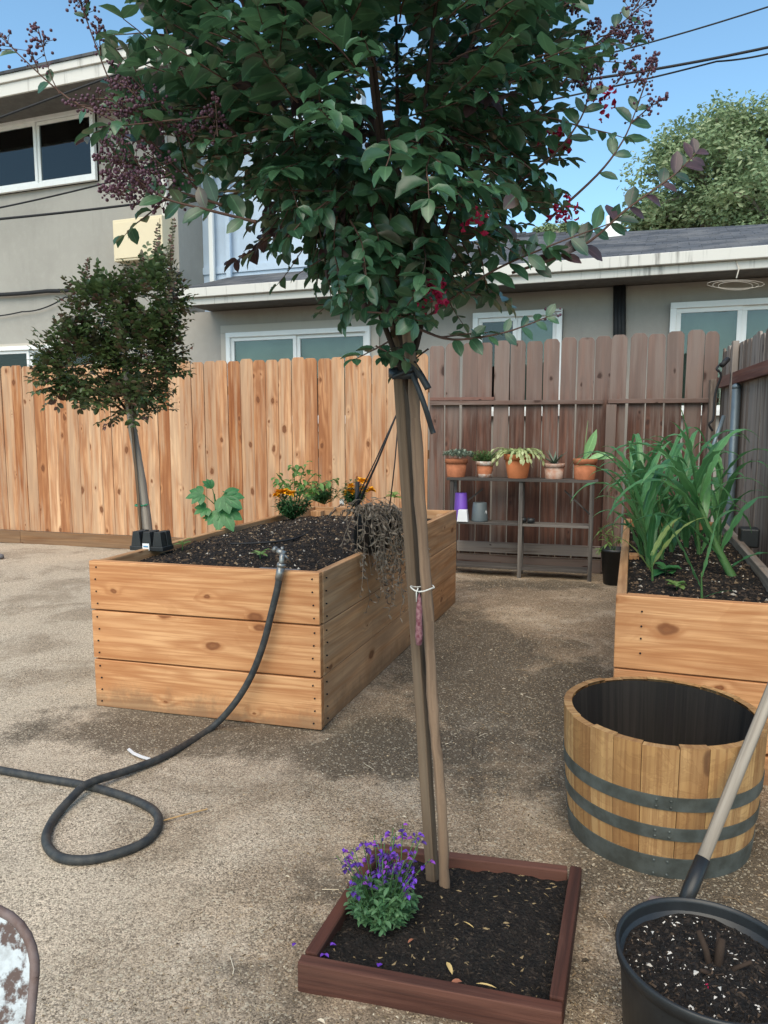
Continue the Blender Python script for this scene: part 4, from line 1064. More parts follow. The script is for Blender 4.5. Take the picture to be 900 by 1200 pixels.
for (u, v, Y, n) in ((508, 343, 1.82, 90), (662, 245, 1.95, 40), (712, 118, 2.0, 24), (655, 168, 2.0, 24), (560, 255, 1.75, 18)):
    c = at(u, v, Y); crim = MB()
    for _ in range(n):
        o = V((R.gauss(0, .015), R.gauss(0, .015), R.gauss(0, .018))); crim.leaf(c + o, V((U(-1, 1), U(-1, 1), U(-.6, 1))), V((U(-1, 1), U(-1, 1), U(-1, 1))), .016, .013, .4, .8, segs=3)
    crim.build('flower_cluster', M['crimson'], tree)
for _ in range(17):
    u, v = R.choice([(U(105, 200), U(85, 235)), (U(120, 260), U(60, 180)), (U(150, 210), U(180, 240))]); c = at(u, v, U(1.7, 1.95))
    panicle(c, V((U(-1, -.2), U(-.5, .1), U(-.5, .8))), U(.06, .12), R.randint(22, 46), ber, r=.004, spread=.06)
    shoot(c + V((.04, .05, 0)), V((U(-1, .2), U(-.4, .3), U(-.3, .8))), .14, 5, .055, lf)
for _ in range(9):
    c = at(U(660, 745), U(-5, 130), U(1.9, 2.1)); panicle(c, V((U(.1, 1), U(-.4, .2), U(-.2, .9))), U(.05, .1), R.randint(24, 50), ber, r=.004)
for c, nb in ((at(205, 145, 1.8), 40), (at(225, 165, 1.75), 40), (at(255, 160, 1.7), 40), (at(150, 190, 1.85), 50), (at(165, 225, 1.8), 30), (at(185, 125, 1.85), 40)):
    panicle(c, V((U(-1, 0), U(-.3, .3), U(-.3, .8))), .09, nb, ber, r=.0042)
limb.build('limbs', M['stemb'], tree, smooth=True); twig.build('twigs', M['stemr'], tree, smooth=True)
lf.build('leaves', M['leafA'], tree, smooth=True); lfr.build('burgundy_leaves', M['leafRed'], tree, smooth=True)
ber.build('seed_pods', M['berry'], tree, smooth=True)

# ------------------------------------------------------------------ small tree behind the bed
Y2 = 5.15
t2b = at(171, 640, Y2); t2b.z = 0
tree2 = thing('small_crape_myrtle', t2b, 'small crape myrtle with upright sprigs behind the left side of the large bed', 'tree')
m_ = MB(); q2 = [t2b] + [at(u, v, Y2) for u, v in ((174, 640), (168, 580), (160, 530), (154, 495), (150, 460), (146, 420))]
m_.tube(smoothpath(q2, 4), [lerp(.036, .022, k / 24) for k in range(25)], 10, wob=.06); m_.build('trunk', M['greybark'], tree2, smooth=True)
twig2, l2, l2y = MB(), MB(), MB()
fork = at(153, 488, Y2)
blobs = [(at(95, 425, Y2), V((.23, .28, .20)), 215), (at(165, 420, Y2), V((.22, .28, .27)), 250), (at(150, 470, Y2 - .1), V((.22, .22, .12)), 80), (at(180, 355, Y2 + .05), V((.17, .2, .25)), 150), (at(120, 370, Y2), V((.16, .2, .2)), 150), (at(68, 445, Y2), V((.09, .12, .09)), 45), (at(192, 400, Y2), V((.06, .14, .2)), 60)]
for c, rad, n in blobs:
    twig2.tube(smoothpath([fork, lerp(fork, c, .5) + Z * .05, c], 4), [lerp(.011, .004, k / 8) for k in range(9)], 6)
    for _ in range(n):
        d = V((R.gauss(0, 1), R.gauss(0, 1), R.gauss(0, 1))).normalized(); rr = .3 + .7 * R.random() ** .6
        p = c + V((d.x * rad.x, d.y * rad.y, d.z * rad.z)) * rr
        shoot(p, d + V((0, 0, .6)), U(.08, .16), R.randint(5, 8), U(.044, .062), l2 if R.random() < .85 else l2y, r=.002, stem=twig2, droop=0)
for (u, v, L) in ((190, 330, .32), (200, 310, .28), (182, 300, .2), (140, 345, .22), (108, 345, .22), (95, 345, .24), (150, 340, .2), (168, 335, .2), (205, 340, .25), (80, 400, .15), (198, 355, .3), (188, 350, .25), (120, 350, .15)):
    shoot(at(u, v, Y2 + U(-.1, .1)), V((U(-.2, .2), U(-.2, .2), 1)), L, int(L / .018), .030, l2y, r=.0025, stem=twig2, droop=0, pair=True)
    shoot(at(u + U(-8, 8), v + 15, Y2 + U(-.1, .1)), V((U(-.3, .3), U(-.2, .2), 1)), L * .8, int(L / .02), .034, l2y if R.random() < .5 else l2, r=.0025, stem=twig2, droop=0, pair=True)
twig2.build('branches', M['stemb'], tree2, smooth=True); l2.build('leaves', M['leafB'], tree2, smooth=True); l2y.build('young_leaves', M['leafB2'], tree2, smooth=True)
gtape = MB(); c = at(165, 592, Y2); gtape.tube([c + V((.036 * math.cos(t * .4), .036 * math.sin(t * .4), .0)) for t in range(17)], .008, 5); gtape.tube([c + V((.03, -.03, 0)), c + V((.06, -.04, .01))], .006, 5)
tag(gtape.build('tree_tie', M['greentape'], smooth=True), 'green tape tied round the thin trunk of the small tree', 'tape')
ns_ = MB(); ns_.tube([at(167, 640, Y2 - .045), at(155, 500, Y2 - .045)], .010, 8); 
ns_.v = ns_.v; tag(ns_.build('tree_stake', M['stake'], smooth=True), 'thin brown nursery stake beside the small tree trunk', 'stake')

# ------------------------------------------------------------------ far tree and shrub behind the low house
def far_tree(name, c, rad, n, label, trunk=True, ls=.2, seed=3, sub=55):
    rg = random.Random(seed); o = thing(name, V((c.x, c.y, 0)), label, 'tree'); mb = MB(); tk = MB()
    tk.tube([V((c.x, c.y, 0)), V((c.x + .1, c.y, c.z * .5)), V((c.x, c.y, c.z))], [.35, .28, .15], 9)
    for k in range(sub):
        d = V((rg.gauss(0, 1), rg.gauss(0, 1), rg.gauss(0, 1))).normalized(); rr = .35 + .55 * rg.random() ** .5
        cc = c + V((d.x * rad.x, d.y * rad.y, d.z * rad.z)) * rr; sr = rg.uniform(.20, .34) * min(rad.x, rad.z)
        tk.tube([V((c.x, c.y, c.z - rad.z * .5)), lerp(c, cc, .6), cc], [.09, .06, .03], 5); tn = rg.uniform(0, .6)
        for _ in range(n // sub):
            d2 = V((rg.gauss(0, 1), rg.gauss(0, 1), rg.gauss(0, .8))).normalized(); p = cc + d2 * sr * rg.random() ** .4
            mb.leaf(p, V((rg.uniform(-1, 1), rg.uniform(-1, 1), rg.uniform(-.7, .4))), d2 + V((0, 0, .5)), ls * rg.uniform(.6, 1.2), ls * .5, .2, .3, (min(1, tn + rg.uniform(0, .4)), rg.random()), segs=2)
    tk.build('trunk', M['greybark'], o); mb.build('crown', M['leafHazed'], o); return o
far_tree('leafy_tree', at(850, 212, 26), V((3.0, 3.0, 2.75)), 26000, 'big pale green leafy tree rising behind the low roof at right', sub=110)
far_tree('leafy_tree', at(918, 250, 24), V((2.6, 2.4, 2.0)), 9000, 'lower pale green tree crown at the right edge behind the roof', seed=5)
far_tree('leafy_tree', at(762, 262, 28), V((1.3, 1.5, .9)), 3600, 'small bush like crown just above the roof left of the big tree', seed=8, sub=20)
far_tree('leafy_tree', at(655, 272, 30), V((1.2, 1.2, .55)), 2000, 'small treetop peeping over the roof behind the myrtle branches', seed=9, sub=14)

# ------------------------------------------------------------------ shelf and what stands on it
sl, smd, sr_ = gnd(524, 676), gnd(605, 679), gnd(693, 682)
se = E1.copy(); sn = V((-se.y, se.x, 0)); SW = (sr_ - sl).length; SDp = .21; SH = at(605, 562, smd.y).z
sl = sr_ - se * SW
shf = thing('plant_shelf', sl + se * SW / 2, 'weathered dark wooden shelf unit holding pots against the old fence', 'shelf')
def sboard(O, L, W, T, name): m_ = MB(); m_.board(O, L, W, T); return m_.build(name, M['shelfwood'], shf, bevel=.002)
for x in (0, SW * .49, SW - .035):
    for dy in (0, SDp - .03): sboard(sl + se * x + sn * dy, Z * (SH - .025), se * .035, sn * .03, 'leg')
zsh = [at(605, 667, smd.y).z, at(605, 615, smd.y).z]
for z in zsh:
    sboard(sl + Z * (z - .02) + se * .037 + sn * .004, se * (SW * .49 - .04), sn * (SDp - .008), Z * .02, 'shelf_board')
    sboard(sl + Z * (z - .022) + se * (SW * .49 + .037), se * (SW * .51 - .075), sn * (SDp - .008), Z * .02, 'shelf_board')
sboard(sl + Z * (SH - .023) - se * .03 - sn * .015, se * (SW + .06), sn * (SDp + .02), Z * .023, 'top_board')
sboard(sl + se * (SW - .26) + sn * (SDp - .045) + Z * (SH - .12), (se * .24 - Z * .22), V((0, 0, .02)), sn * .012, 'brace')
sboard(sl + se * .28 + sn * (SDp - .045) + Z * (SH - .12), (se * -.24 - Z * .2), V((0, 0, .02)), sn * .012, 'brace')

def on_shelf(u, v, z, dep=.12):
    r = ray(u, v); o = sl + sn * dep; t = (o - V((0, 0, H))).dot(sn) / r.dot(sn); p = V((0, 0, H)) + r * t
    return V((p.x, p.y, z))
def pxw(p): return p.y / 870. * 1.0
def terracotta(u, wt, wb, hpx, label, mat, rimmat=None):
    c = on_shelf(u, 560, SH); k = pxw(c); Rt, Rb, h = wt / 2 * k, wb / 2 * k, hpx * k
    o = thing('terracotta_pot', c, label, 'pot', 'clay pots on the shelf top')
    m_ = MB(); rh = h * .24
    m_.lathe(c, [(Rb * .98, 0), (Rb, .004), (Rt * .9, h - rh)], 28); m_.build('pot_body', M[mat], o, smooth=True)
    m_ = MB(); m_.lathe(c, [(Rt * .9, h - rh), (Rt * .985, h - rh + .001), (Rt, h - .006), (Rt * .99, h), (Rt * .9, h), (Rt * .87, h - rh * .7)], 28); m_.f.pop(0); m_.t.pop(0); m_.uv.pop(0)
    m_.build('rim', M[rimmat or mat], o, smooth=True)
    m_ = MB(); m_.lathe(c, [(.0001, h - .02), (Rt * .88, h - .022)], 24); m_.build('soil', M['soil'], o)
    return c + Z * (h - .02), Rt
p1, r1 = terracotta(534.5, 27, 21, 21, 'leftmost clay pot on the shelf, weathered orange', 'terra')
p2, r2 = terracotta(568, 22, 15, 19, 'small clay pot with peeling white paint on the shelf', 'terra', 'whitewash')
p3, r3 = terracotta(606.5, 33, 23, 28, 'tallest bright orange clay pot in the middle of the shelf top', 'terra_bright')
p4, r4 = terracotta(649, 25, 20, 18, 'dusty pinkish clay pot holding the aloe on the shelf', 'terra_pale')
p5, r5 = terracotta(685, 28, 24, 24, 'clay pot with thick rim at the right end of the shelf top', 'terra')
m_ = MB(); m_.lathe(p2 - Z * .128, [(.060, 0), (.0645, .03), (.064, .034)], 28)
tag(m_.build('saucer', M['whitewash'], smooth=True), 'white crusted saucer under the peeling small clay pot', 'saucer')
def plant(name, label, mb, mat, base, stems=None, smat='stemg', cat='plant'):
    o = thing(name, base, label, cat)
    if stems: stems.build('stems', M[smat], o, smooth=True)
    mb.build('leaves', M[mat], o, smooth=True); return o
a1 = MB()
for _ in range(75):
    a = U(0, 6.28); r = r1 * 1.3 * math.sqrt(R.random()); b = p1 + V((r * math.cos(a) + .012, r * math.sin(a), .02 + .055 * (1 - .5 * r / r1) * U(.5, 1.2)))
    for k in range(7):
        t = U(0, 6.28); a1.leaf(b + Z * U(0, .03), V((math.cos(t), math.sin(t), U(.2, 1.4))), Z, .034, .016, .3, -.3, segs=2)
plant('succulent', 'grey green clumped succulent in the leftmost clay pot', a1, 'succ', p1)
a2, s2_ = MB(), MB()
for _ in range(70):
    a = U(0, 6.28); e = p2 + V((math.cos(a) * U(.02, r2 * 1.7), math.sin(a) * U(.02, r2 * 1.5), U(.03, .12))); s2_.tube([p2 + V((math.cos(a) * .03, math.sin(a) * .03, 0)), e], .0015, 3)
    for k in range(12):
        q = lerp(p2, e, U(.5, 1)); t = U(0, 6.28); a2.leaf(q, V((math.cos(t), math.sin(t), U(0, 1))), Z, .027, .009, .2, .2, segs=2)
plant('herb_plant', 'feathery green herb in the peeling white clay pot', a2, 'thyme', p2, s2_)
a3 = MB()
for _ in range(70):
    a = U(0, 6.28); b = p3 + V((math.cos(a) * r3 * .5 * R.random(), math.sin(a) * r3 * .5, .01)); d = V((math.cos(a), math.sin(a), U(.6, 1.4))).normalized(); p = b
    n = R.randint(4, 6)
    for k in range(n):
        a3.leaf(p, d, Z + V((U(-.5, .5), U(-.5, .5), 0)), .052, .028, .1, .3, (min(1, k / n + U(-.2, .3)), .2), segs=3); p = p + d * .046; d = (d + V((0, 0, -.46)) + V((U(-.1, .1), U(-.1, .1), 0))).normalized()
plant('trailing_cactus', 'yellow green drooping cactus in the tallest bright clay pot', a3, 'xmas', p3)
a4 = MB()
for k in range(15):
    a = k * 2.4; el = U(.5, 1.6); a4.strap(p4, V((math.cos(a), math.sin(a), el)), U(.13, .2), .022, .5, 6, .5)
plant('aloe', 'spiky aloe in the dusty pinkish clay pot', a4, 'aloe', p4)
a5 = MB()
b = p5 + V((-.01, 0, 0)); tip = on_shelf(707, 508, 0); 
a5.leaf(b, V((.38, 0, 1)), V((0, -1, .2)), .30, .085, .08, .1, segs=5); a5.leaf(b + V((.04, 0, .02)), V((1, -.1, .35)), V((0, -1, .6)), .17, .05, .1, -.1, segs=4)
a5.leaf(b + V((.03, .01, .02)), V((1, -.1, .08)), V((0, -1, .6)), .26, .035, .1, .1, segs=5); a5.tube([b + V((.0, .02, 0)), b + V((.015, .02, .2)), b + V((.03, .02, .36))], [.004, .003, .001], 5)
oo = plant('leaf_cactus', 'flat paddle leaved cactus in the right end clay pot', a5, 'pear', p5)
zs1 = zsh[1]
def cup(u, w, hpx, mat, label, z, inv=True, dep=.09):
    c = on_shelf(u, 610, z, dep); k = pxw(c); a, h = w / 2 * k, hpx * k; m_ = MB()
    pr = [(a, 0), (a * .98, .012), (a * .82, h - .004), (a * .78, h), (.0001, h)] if inv else [(a * .8, 0), (a, h), (a * .95, h), (a * .76, .006)]
    m_.lathe(c, pr, 24); return tag(m_.build('plastic_cup', M[mat], smooth=True), label, 'cup'), c, h
o, c, h = cup(540, 17, 32, 'purple', 'purple plastic cup upside down on the shelf', zs1, dep=.14)
w_ = on_shelf(542.5, 610, zs1, .03); m_ = MB(); k = pxw(w_)
a, b_, h = 6.5 * k, 5 * k, 14 * k
ax_ = (se, sn, Z)
i = len(m_.v)
for s_, z in ((a, 0), (b_, h)):
    for dx, dy in ((-1, -1), (1, -1), (1, 1), (-1, 1)): m_.v.append(w_ + se * dx * s_ + sn * dy * s_ * .8 + Z * z)
for q in ((0, 1, 5, 4), (1, 2, 6, 5), (2, 3, 7, 6), (3, 0, 4, 7), (4, 5, 6, 7), (3, 2, 1, 0)): m_.face(q)
tag(m_.build('plastic_tub', M['whitep'], bevel=.004), 'small white square tub in front of the purple cup on the shelf', 'tub')
o, c, h = cup(562, 20, 22, 'greyp', 'dark grey plastic cup upside down on the shelf', zs1, dep=.1)
m_ = MB(); lc = c + V((.052, -.048, h * .3)); m_.leaf(lc, Z, V((.7, -.7, 0)), .055, .03, 0, 0, segs=4); lo = m_.build('label', M['paper'], o)
m_ = MB()
for dx, r in ((612.5, .03), (622, .028)):
    c = on_shelf(dx, 612, zs1 + r, .05); m_.tube([c - se * .03, c + se * .035], [r, r * .75], 10)
bo = m_.build('binoculars', M['black'], smooth=True); tag(bo, 'small black two barrelled object lying on the right shelf bay', 'gadget')

# black pot on the ground by the narrow bed
gpc = gnd(716, 684) + V((.02, .0, 0)); go = thing('plant_pot', gpc, 'black nursery pot with a straggly plant between shelf and narrow bed', 'pot')
m_ = MB(); k = pxw(gpc); m_.lathe(gpc, [(.085, 0), (.115, .29), (.12, .29), (.122, .315), (.112, .315), (.1, .1)], 28); m_.build('pot_body', M['black'], go, smooth=True)
m_ = MB(); m_.lathe(gpc + Z * .28, [(.0001, .001), (.11, 0)], 20); m_.build('soil', M['soil'], go)
a6, s6 = MB(), MB()
for (dx, dz_) in ((-.16, .22), (-.14, .02), (-.05, .26), (.03, .12), (-.1, .1)):
    b = gpc + Z * .28; e = b + V((dx, -.05, dz_)); s6.tube(smoothpath([b, lerp(b, e, .6) + Z * .06, e], 4), .003, 4)
    for _ in range(7): q = lerp(b, e, U(.4, 1)) + Z * .02; a6.leaf(q, V((U(-1, .4), U(-.6, .6), U(-.5, .4))), Z, .07, .018, .2, .4)
plant('straggly_plant', 'thin yellow green plant drooping from the black nursery pot', a6, 'seedling', gpc + Z * .28, s6)

# ------------------------------------------------------------------ corn
def corn_plant(base, lean, hgt, leaves, label, sr=.012, mat='corn'):
    o = thing('corn_plant', base, label, 'corn', 'corn plants in the narrow bed'); stm, lv = MB(), MB()
    ln = V(lean); tipp = base + ln + Z * hgt
    sp = smoothpath([base - Z * .02, lerp(base, tipp, .5) + ln * .1, tipp], 6); stm.tube(sp, [lerp(sr, sr * .35, k / (len(sp) - 1)) for k in range(len(sp))], 8)
    stm.build('stalk', M['stemg'], o, smooth=True)
    for (t, a, el, L, W, dr) in leaves:
        i = min(len(sp) - 1, int(t * (len(sp) - 1))); b = sp[i]
        d = V((math.cos(a), math.sin(a), el)); side = V((-math.sin(a), math.cos(a), 0))
        lv.strap(b, d, L, W, dr, 16, .35, side=side, rip=.25, twist=U(-.35, .35) if R.random() < .5 else 0)
    lv.build('leaves', M[mat], o, smooth=True); return o
PI = math.pi
corn_plant(on_bed2(862, 678), V((-.16, .12, 0)), .40, [(.25, PI * .95, 1.3, .62, .05, 3.2), (.35, .15, 2.6, .50, .055, 4.6), (.45, PI * 1.05, 1.8, .70, .065, 3.0), (.6, PI * .8, 1.5, .66, .06, 3.4), (.7, 1.2, 1.8, .5, .05, 4), (.8, PI * .95, 2.0, .66, .062, 3.2), (.9, .25, 4.0, .56, .05, 4.2), (1, 2.6, 6, .42, .055, 1.2), (1, -1.4, 2, .35, .045, 4.2), (.2, -.3, .9, .3, .03, 5), (.9, PI * 1.15, 1.4, .5, .06, 4)],
           'largest corn plant with thick stalk at the right side of the narrow bed', .022)
corn_spots = [((820, 655), (-.03, .05), .55, 'corn plant just left of the largest stalk'), ((788, 650), (-.05, .02), .52, 'corn plant in the middle of the narrow bed with arching tip'), ((762, 668), (-.06, 0), .42, 'corn plant near the left board of the narrow bed front half'),
              ((800, 633), (0, .03), .58, 'tall corn plant at the back middle of the narrow bed'), ((765, 640), (-.08, .02), .5, 'corn plant at the left board halfway along the narrow bed'), ((748, 625), (-.04, .02), .48, 'corn plant at the far left end of the narrow bed'), ((842, 640), (.02, .05), .5, 'corn plant behind the largest stalk beside the side fence'), ((812, 622), (.02, 0), .5, 'corn plant farthest back along the narrow bed'), ((755, 655), (-.07, .02), .42, 'slim corn plant close against the left board, second from the front'), ((776, 658), (-.02, .03), .46, 'corn plant between the left board row and the middle of the narrow bed'), ((805, 645), (-.03, .04), .5, 'slender upright corn plant in the thick of the middle clump'), ((757, 632), (-.05, .02), .46, 'corn plant at the left board just before the far end')]
for k, (px, ln, hg, lb) in enumerate(corn_spots):
    lvs = []
    for j in range(9):
        t = .1 + .9 * j / 8; a = (PI * j + U(-.7, .7)) + .35 * k; lvs.append((t, a, U(1.5, 3.2), U(.34, .58), U(.028, .048), U(3.0, 6.0)))
    corn_plant(on_bed2(*px), V((ln[0], ln[1], 0)), hg * U(.7, .95), lvs, lb, .013)
lvs = [(.4, PI, .9, .42, .032, 2.4), (.6, .2, 1.2, .3, .03, 4), (1, PI * .6, 2, .34, .034, 1.8)]
corn_plant(on_bed2(823, 705), V((-.01, .0, 0)), .12, [(.5, PI * .93, 2.2, .36, .034, 1.2), (.9, .25, 4.2, .3, .02, .2), (.3, -.9, .6, .15, .012, 3)], 'youngest corn shoot bending at the front of the narrow bed', .006)
corn_plant(on_bed2(765, 682), V((-.01, 0, 0)), .14, [(.5, 0.1, 1.6, .36, .03, 2.6), (.9, .6, 1.2, .28, .028, 2.4), (.4, PI, 1.5, .3, .022, 3)], 'low pale corn shoot arching beside the left board of the narrow bed', .006, 'cornpale')
def seedling(base, n, L, W, label, mat='seedling', hgt=.03, name='seedling'):
    m_, s_ = MB(), MB(); s_.tube([base - Z * .01, base + Z * hgt], .0025, 5)
    for k in range(n):
        a = k * 2.4 + U(-.3, .3); m_.leaf(base + Z * hgt * U(.5, 1), V((math.cos(a), math.sin(a), U(.0, .8))), Z, L * U(.7, 1.1), W, .15, .5)
    return plant(name, label, m_, mat, base, s_)
seedling(on_bed2(780, 676), 9, .075, .07, 'broad leaved blue green seedling among the corn', 'okra', .04); seedling(on_bed2(793, 690), 9, .055, .035, 'small pale ruffled seedling on the soil in front of the corn', 'seedling', .02)
ob = MB(); c = QL + ea * (WB + .03) + eb * 1.62; ob.box(c + Z * .75, .1, .12, .11, (ea, eb, Z)); tag(ob.build('black_box', M['black'], bevel=.01), 'small black box beside the metal post at the narrow bed', 'box')

# ------------------------------------------------------------------ plants in the big bed
def broad_leaf(mb, b, d, n, L, W, lobes=5, tone=None):
    """lobed palmate leaf made of overlapping lobes"""
    d = d.normalized(); tone = tone or (R.random(), R.random())
    for k in range(lobes):
        a = (k - (lobes - 1) / 2) * .62; dd = Matrix.Rotation(a, 3, n.normalized()) @ d; mb.leaf(b + dd * .004 + n * .0008 * k, dd, n, L * (1 - .12 * abs(k - (lobes - 1) / 2)), W * .62, .05, .45, tone)
b = on_bed(254, 624); mo, so = MB(), MB()
k_ = b.y / 870
so.tube([b - Z * .02, b + Z * 20 * k_, b + V((-.01, 0, 46 * k_))], [.008, .007, .005], 7)
tops = [((-20, 46), .10, V((-1, -.3, -.1)), .11), ((14, 44), .1, V((1, -.4, -.5)), .15), ((10, 28), .1, V((.7, -.7, -.9)), .17), ((-14, 30), .1, V((-.8, -.5, -.3)), .09), ((-4, 52), .1, V((-.3, -.3, .4)), .08), ((-8, 18), .1, V((-1, -.4, .1)), .05), ((8, 12), .1, V((1, -.5, .1)), .05), ((16, 47), .1, V((.6, .5, -.2)), .1)]
for (du, dv), _, d, L in tops:
    e = b + V((du * k_ * .7, -.02, dv * k_)); so.tube([b + Z * dv * k_ * .7, e], .003, 5); broad_leaf(mo, e, d, (V((0, -.75, .7)) + d.cross(V((1, 0, 0))) * .1), L, L * .75)
plant('okra_plant', 'young plant with big lobed green leaves at the left of the large bed', mo, 'okra', b, so)
def marigold(u, v, wpx, hpx, heads, label):
    b = on_bed(u, v); k = b.y / 870; W, Hh = wpx * k / 2 * 1.12, hpx * k * 1.12; m_, s_, f_ = MB(), MB(), MB()
    for _ in range(34):
        a = U(0, 6.28); r = W * math.sqrt(R.random()); e = b + V((r * math.cos(a), r * math.sin(a), Hh * U(.35, .95) * (1.1 - .4 * r / W))); s_.tube([b, lerp(b, e, .5) + V((r * .2 * math.cos(a), r * .2 * math.sin(a), 0)), e], .0025, 4)
        for _ in range(26):
            q = lerp(b, e, U(.3, 1.08)) + V((U(-.015, .015), U(-.015, .015), 0)); t = U(0, 6.28); m_.leaf(q, V((math.cos(t), math.sin(t), U(-.3, .7))), Z, .05, .016, .15, .4, segs=2)
    o = plant('marigold', label, m_, 'mari', b, s_)
    for (du, dv, r) in heads:
        c = at(u + du, v - dv, b.y - .03); fl = MB()
        for j in range(46):
            a = U(0, 6.28); el = U(-.2, 1.2); fl.leaf(c, V((math.cos(a), math.sin(a), el)), V((U(-.3, .3), U(-.3, .3), 1)), r * U(.9, 1.35) * k, r * .75 * k, .2, .5, segs=2)
        fl.build('flower_head', M['orange'], o); s_2 = MB(); s_2.tube([b + Z * Hh * .4, c], .0025, 4); s_2.build('flower_stem', M['stemg'], o)
    return o
marigold(342, 610, 38, 36, [(-12, 32, 8), (-1, 31, 6), (-18, 29, 5)], 'bushy marigold with two orange blooms in front of the tomato plant')
marigold(380, 591, 34, 30, [], 'dark green marigold without open blooms in the middle of the bed')
marigold(414, 594, 32, 30, [(-4, 16, 7.5), (9, 19, 7.5), (11, 29, 7), (-3, 24, 5), (20, 19, 6)], 'marigold with several orange blooms near the dried basket')
seedling(on_bed(462, 588), 12, .09, .05, 'bright green leafy plant half hidden behind the tree stake', 'seedling', .07)
b = on_bed(345, 598); mt, s_ = MB(), MB(); k_ = b.y / 870
for (du, dv) in ((-20, 44), (0, 50), (14, 52), (24, 42), (46, 36), (-12, 30), (8, 34), (28, 30)):
    e = b + V((du * k_, U(-.08, .08), dv * k_)); s_.tube(smoothpath([b, lerp(b, e, .6) + Z * .05, e], 4), .0035, 5)
    for j in range(16):
        q = lerp(b, e, U(.55, 1.05)) + V((U(-.03, .03), U(-.03, .03), U(-.02, .02))); a = U(0, 6.28); mt.leaf(q, V((math.cos(a), math.sin(a), U(-.7, .3))), Z, .075, .036, .2, .6)
plant('tomato_plant', 'airy light green tomato plant standing tallest in the large bed', mt, 'tomato', b, s_)
seedling(on_bed(214, 645), 7, .06, .022, 'tiny seedling beside the black cell tray', hgt=.05); seedling(on_bed(305, 655), 7, .06, .022, 'tiny seedling on the soil left of the hose nozzle', hgt=.03)

# drip line
q = [on_bed(u, v) + Z * .012 for u, v in ((270, 640), (320, 637), (355, 626), (385, 607), (400, 592))]
m_ = MB(); m_.tube(smoothpath(q, 6), .006, 6); tag(m_.build('drip_line', M['cable'], smooth=True), 'thin black drip line lying across the soil of the large bed', 'hose')
q = on_bed(398, 592); m_ = MB(); m_.board(q + Z * .005, V((.04, 0, 0)), V((0, .005, .05)), V((0, .003, 0))); tag(m_.build('plant_label', M['paper']), 'small white plant label stuck in the soil near the marigolds', 'plant label')

# black cell tray on the bed corner
tc = gnd(178, 644, HB - .02); tr = thing('cell_tray', tc, 'upside down black seedling cell pack on the left rim of the large bed', 'cell tray')
k = tc.y / 870
m_ = MB(); tw_ = 44 * k; m_.box(tc + Z * .012, tw_, .10, .024, (ef, es, Z)); m_.build('tray_base', M['black'], tr, bevel=.003)
for i in range(3):
    for j in range(2):
        m_ = MB(); c = tc + ef * (tw_ * (i - 1) * .32) + es * (.028 if j else -.024) + Z * .0245; a, b2, hh = tw_ * .145, tw_ * .095, 19 * k * .9
        for s2, z in ((a, 0), (b2, hh)):
            for dx, dy in ((-1, -1), (1, -1), (1, 1), (-1, 1)): m_.v.append(c + ef * dx * s2 + es * dy * min(s2, .022) + Z * z)
        for q_ in ((0, 1, 5, 4), (1, 2, 6, 5), (2, 3, 7, 6), (3, 0, 4, 7), (4, 5, 6, 7)): m_.face(q_)
        m_.build('cell', M['black'], tr, bevel=.003)
m_ = MB(); c = tc - es * .0545 + ef * .004 + Z * .004; m_.board(c - ef * .02, ef * .04, Z * .038, -es * .003); lo = m_.build('label', M['paper'], tr)
m_ = MB(); m_.board(c - ef * .014 + Z * .018 - es * .0035, ef * .028, Z * .008, -es * .001); m_.build('label_print', M['bluelabel'], lo)

# dried hanging basket on the right rim of the bed
hb_c = gnd(444, 645, HB) - ns * .05; hbk = thing('hanging_basket', hb_c, 'black hanging basket with dried dead plant spilling over the large bed rim', 'basket')
m_ = MB(); m_.lathe(hb_c + Z * .0, [(.085, 0), (.115, .18), (.12, .185), (.12, .2), (.11, .2), (.1, .05)], 24, axis=(Z + ns * .18).normalized()); m_.build('pot_body', M['black'], hbk, smooth=True)
m_ = MB(); tp_ = at(468, 478, hb_c.y)
for dx, dy in ((-.11, -.02), (-.08, .06), (.1, .0), (-.09, -.05)): m_.tube([hb_c + V((dx, dy, .19)), lerp(hb_c + V((dx, dy, .19)), tp_, .5) + V((.004, 0, -.004)), tp_], .0035, 5)
m_.tube([hb_c + V((-.07, 0, .15)), hb_c + V((-.065, 0, .36))], .012, 6); m_.build('hanger_wires', M['cable'], hbk, smooth=True)
dl, dst = MB(), MB()
for k in range(105):
    a = U(0, 6.28); r = U(.02, .12); b = hb_c + V((math.cos(a) * r, math.sin(a) * r, .19 + U(0, .03)))
    dn = R.random()
    d = (ns * U(.5, 1.) + nf * U(-.1, .8) + V((math.cos(a), math.sin(a), 0)) * .25 + Z * U(.1, .8)).normalized() if k < 85 else V((math.cos(a), math.sin(a), .6)).normalized()
    p = b; L = U(.08, .2) if k >= 85 else (U(.15, .42) if dn < .5 else U(.35, .68)); n = int(L / .03); pts = [p.copy()]
    for j in range(n):
        p = p + d * .03; d = (d + V((U(-.35, .35), U(-.35, .35), -.42 + U(-.15, .25)))).normalized()
        e = p - FR; sd_ = e.dot(ns)
        if p.z < HB + .03 and sd_ < .02: p = p + ns * (.025 - sd_) if sd_ > -.12 else V((p.x, p.y, max(p.z, HB + .0)))
        pts.append(p.copy())
        if R.random() < .9: dl.leaf(p, V((U(-1, 1), U(-1, 1), U(-1.2, .3))), V((U(-1, 1), U(-1, 1), U(-1, 1))), U(.02, .05), U(.008, .016), .5, U(-1, 2.5), segs=3)
    dst.tube(pts, .0016, 3, cap=False)
dst.build('dry_stems', M['dry'], hbk); dl.build('dry_leaves', M['dry'], hbk, smooth=True)

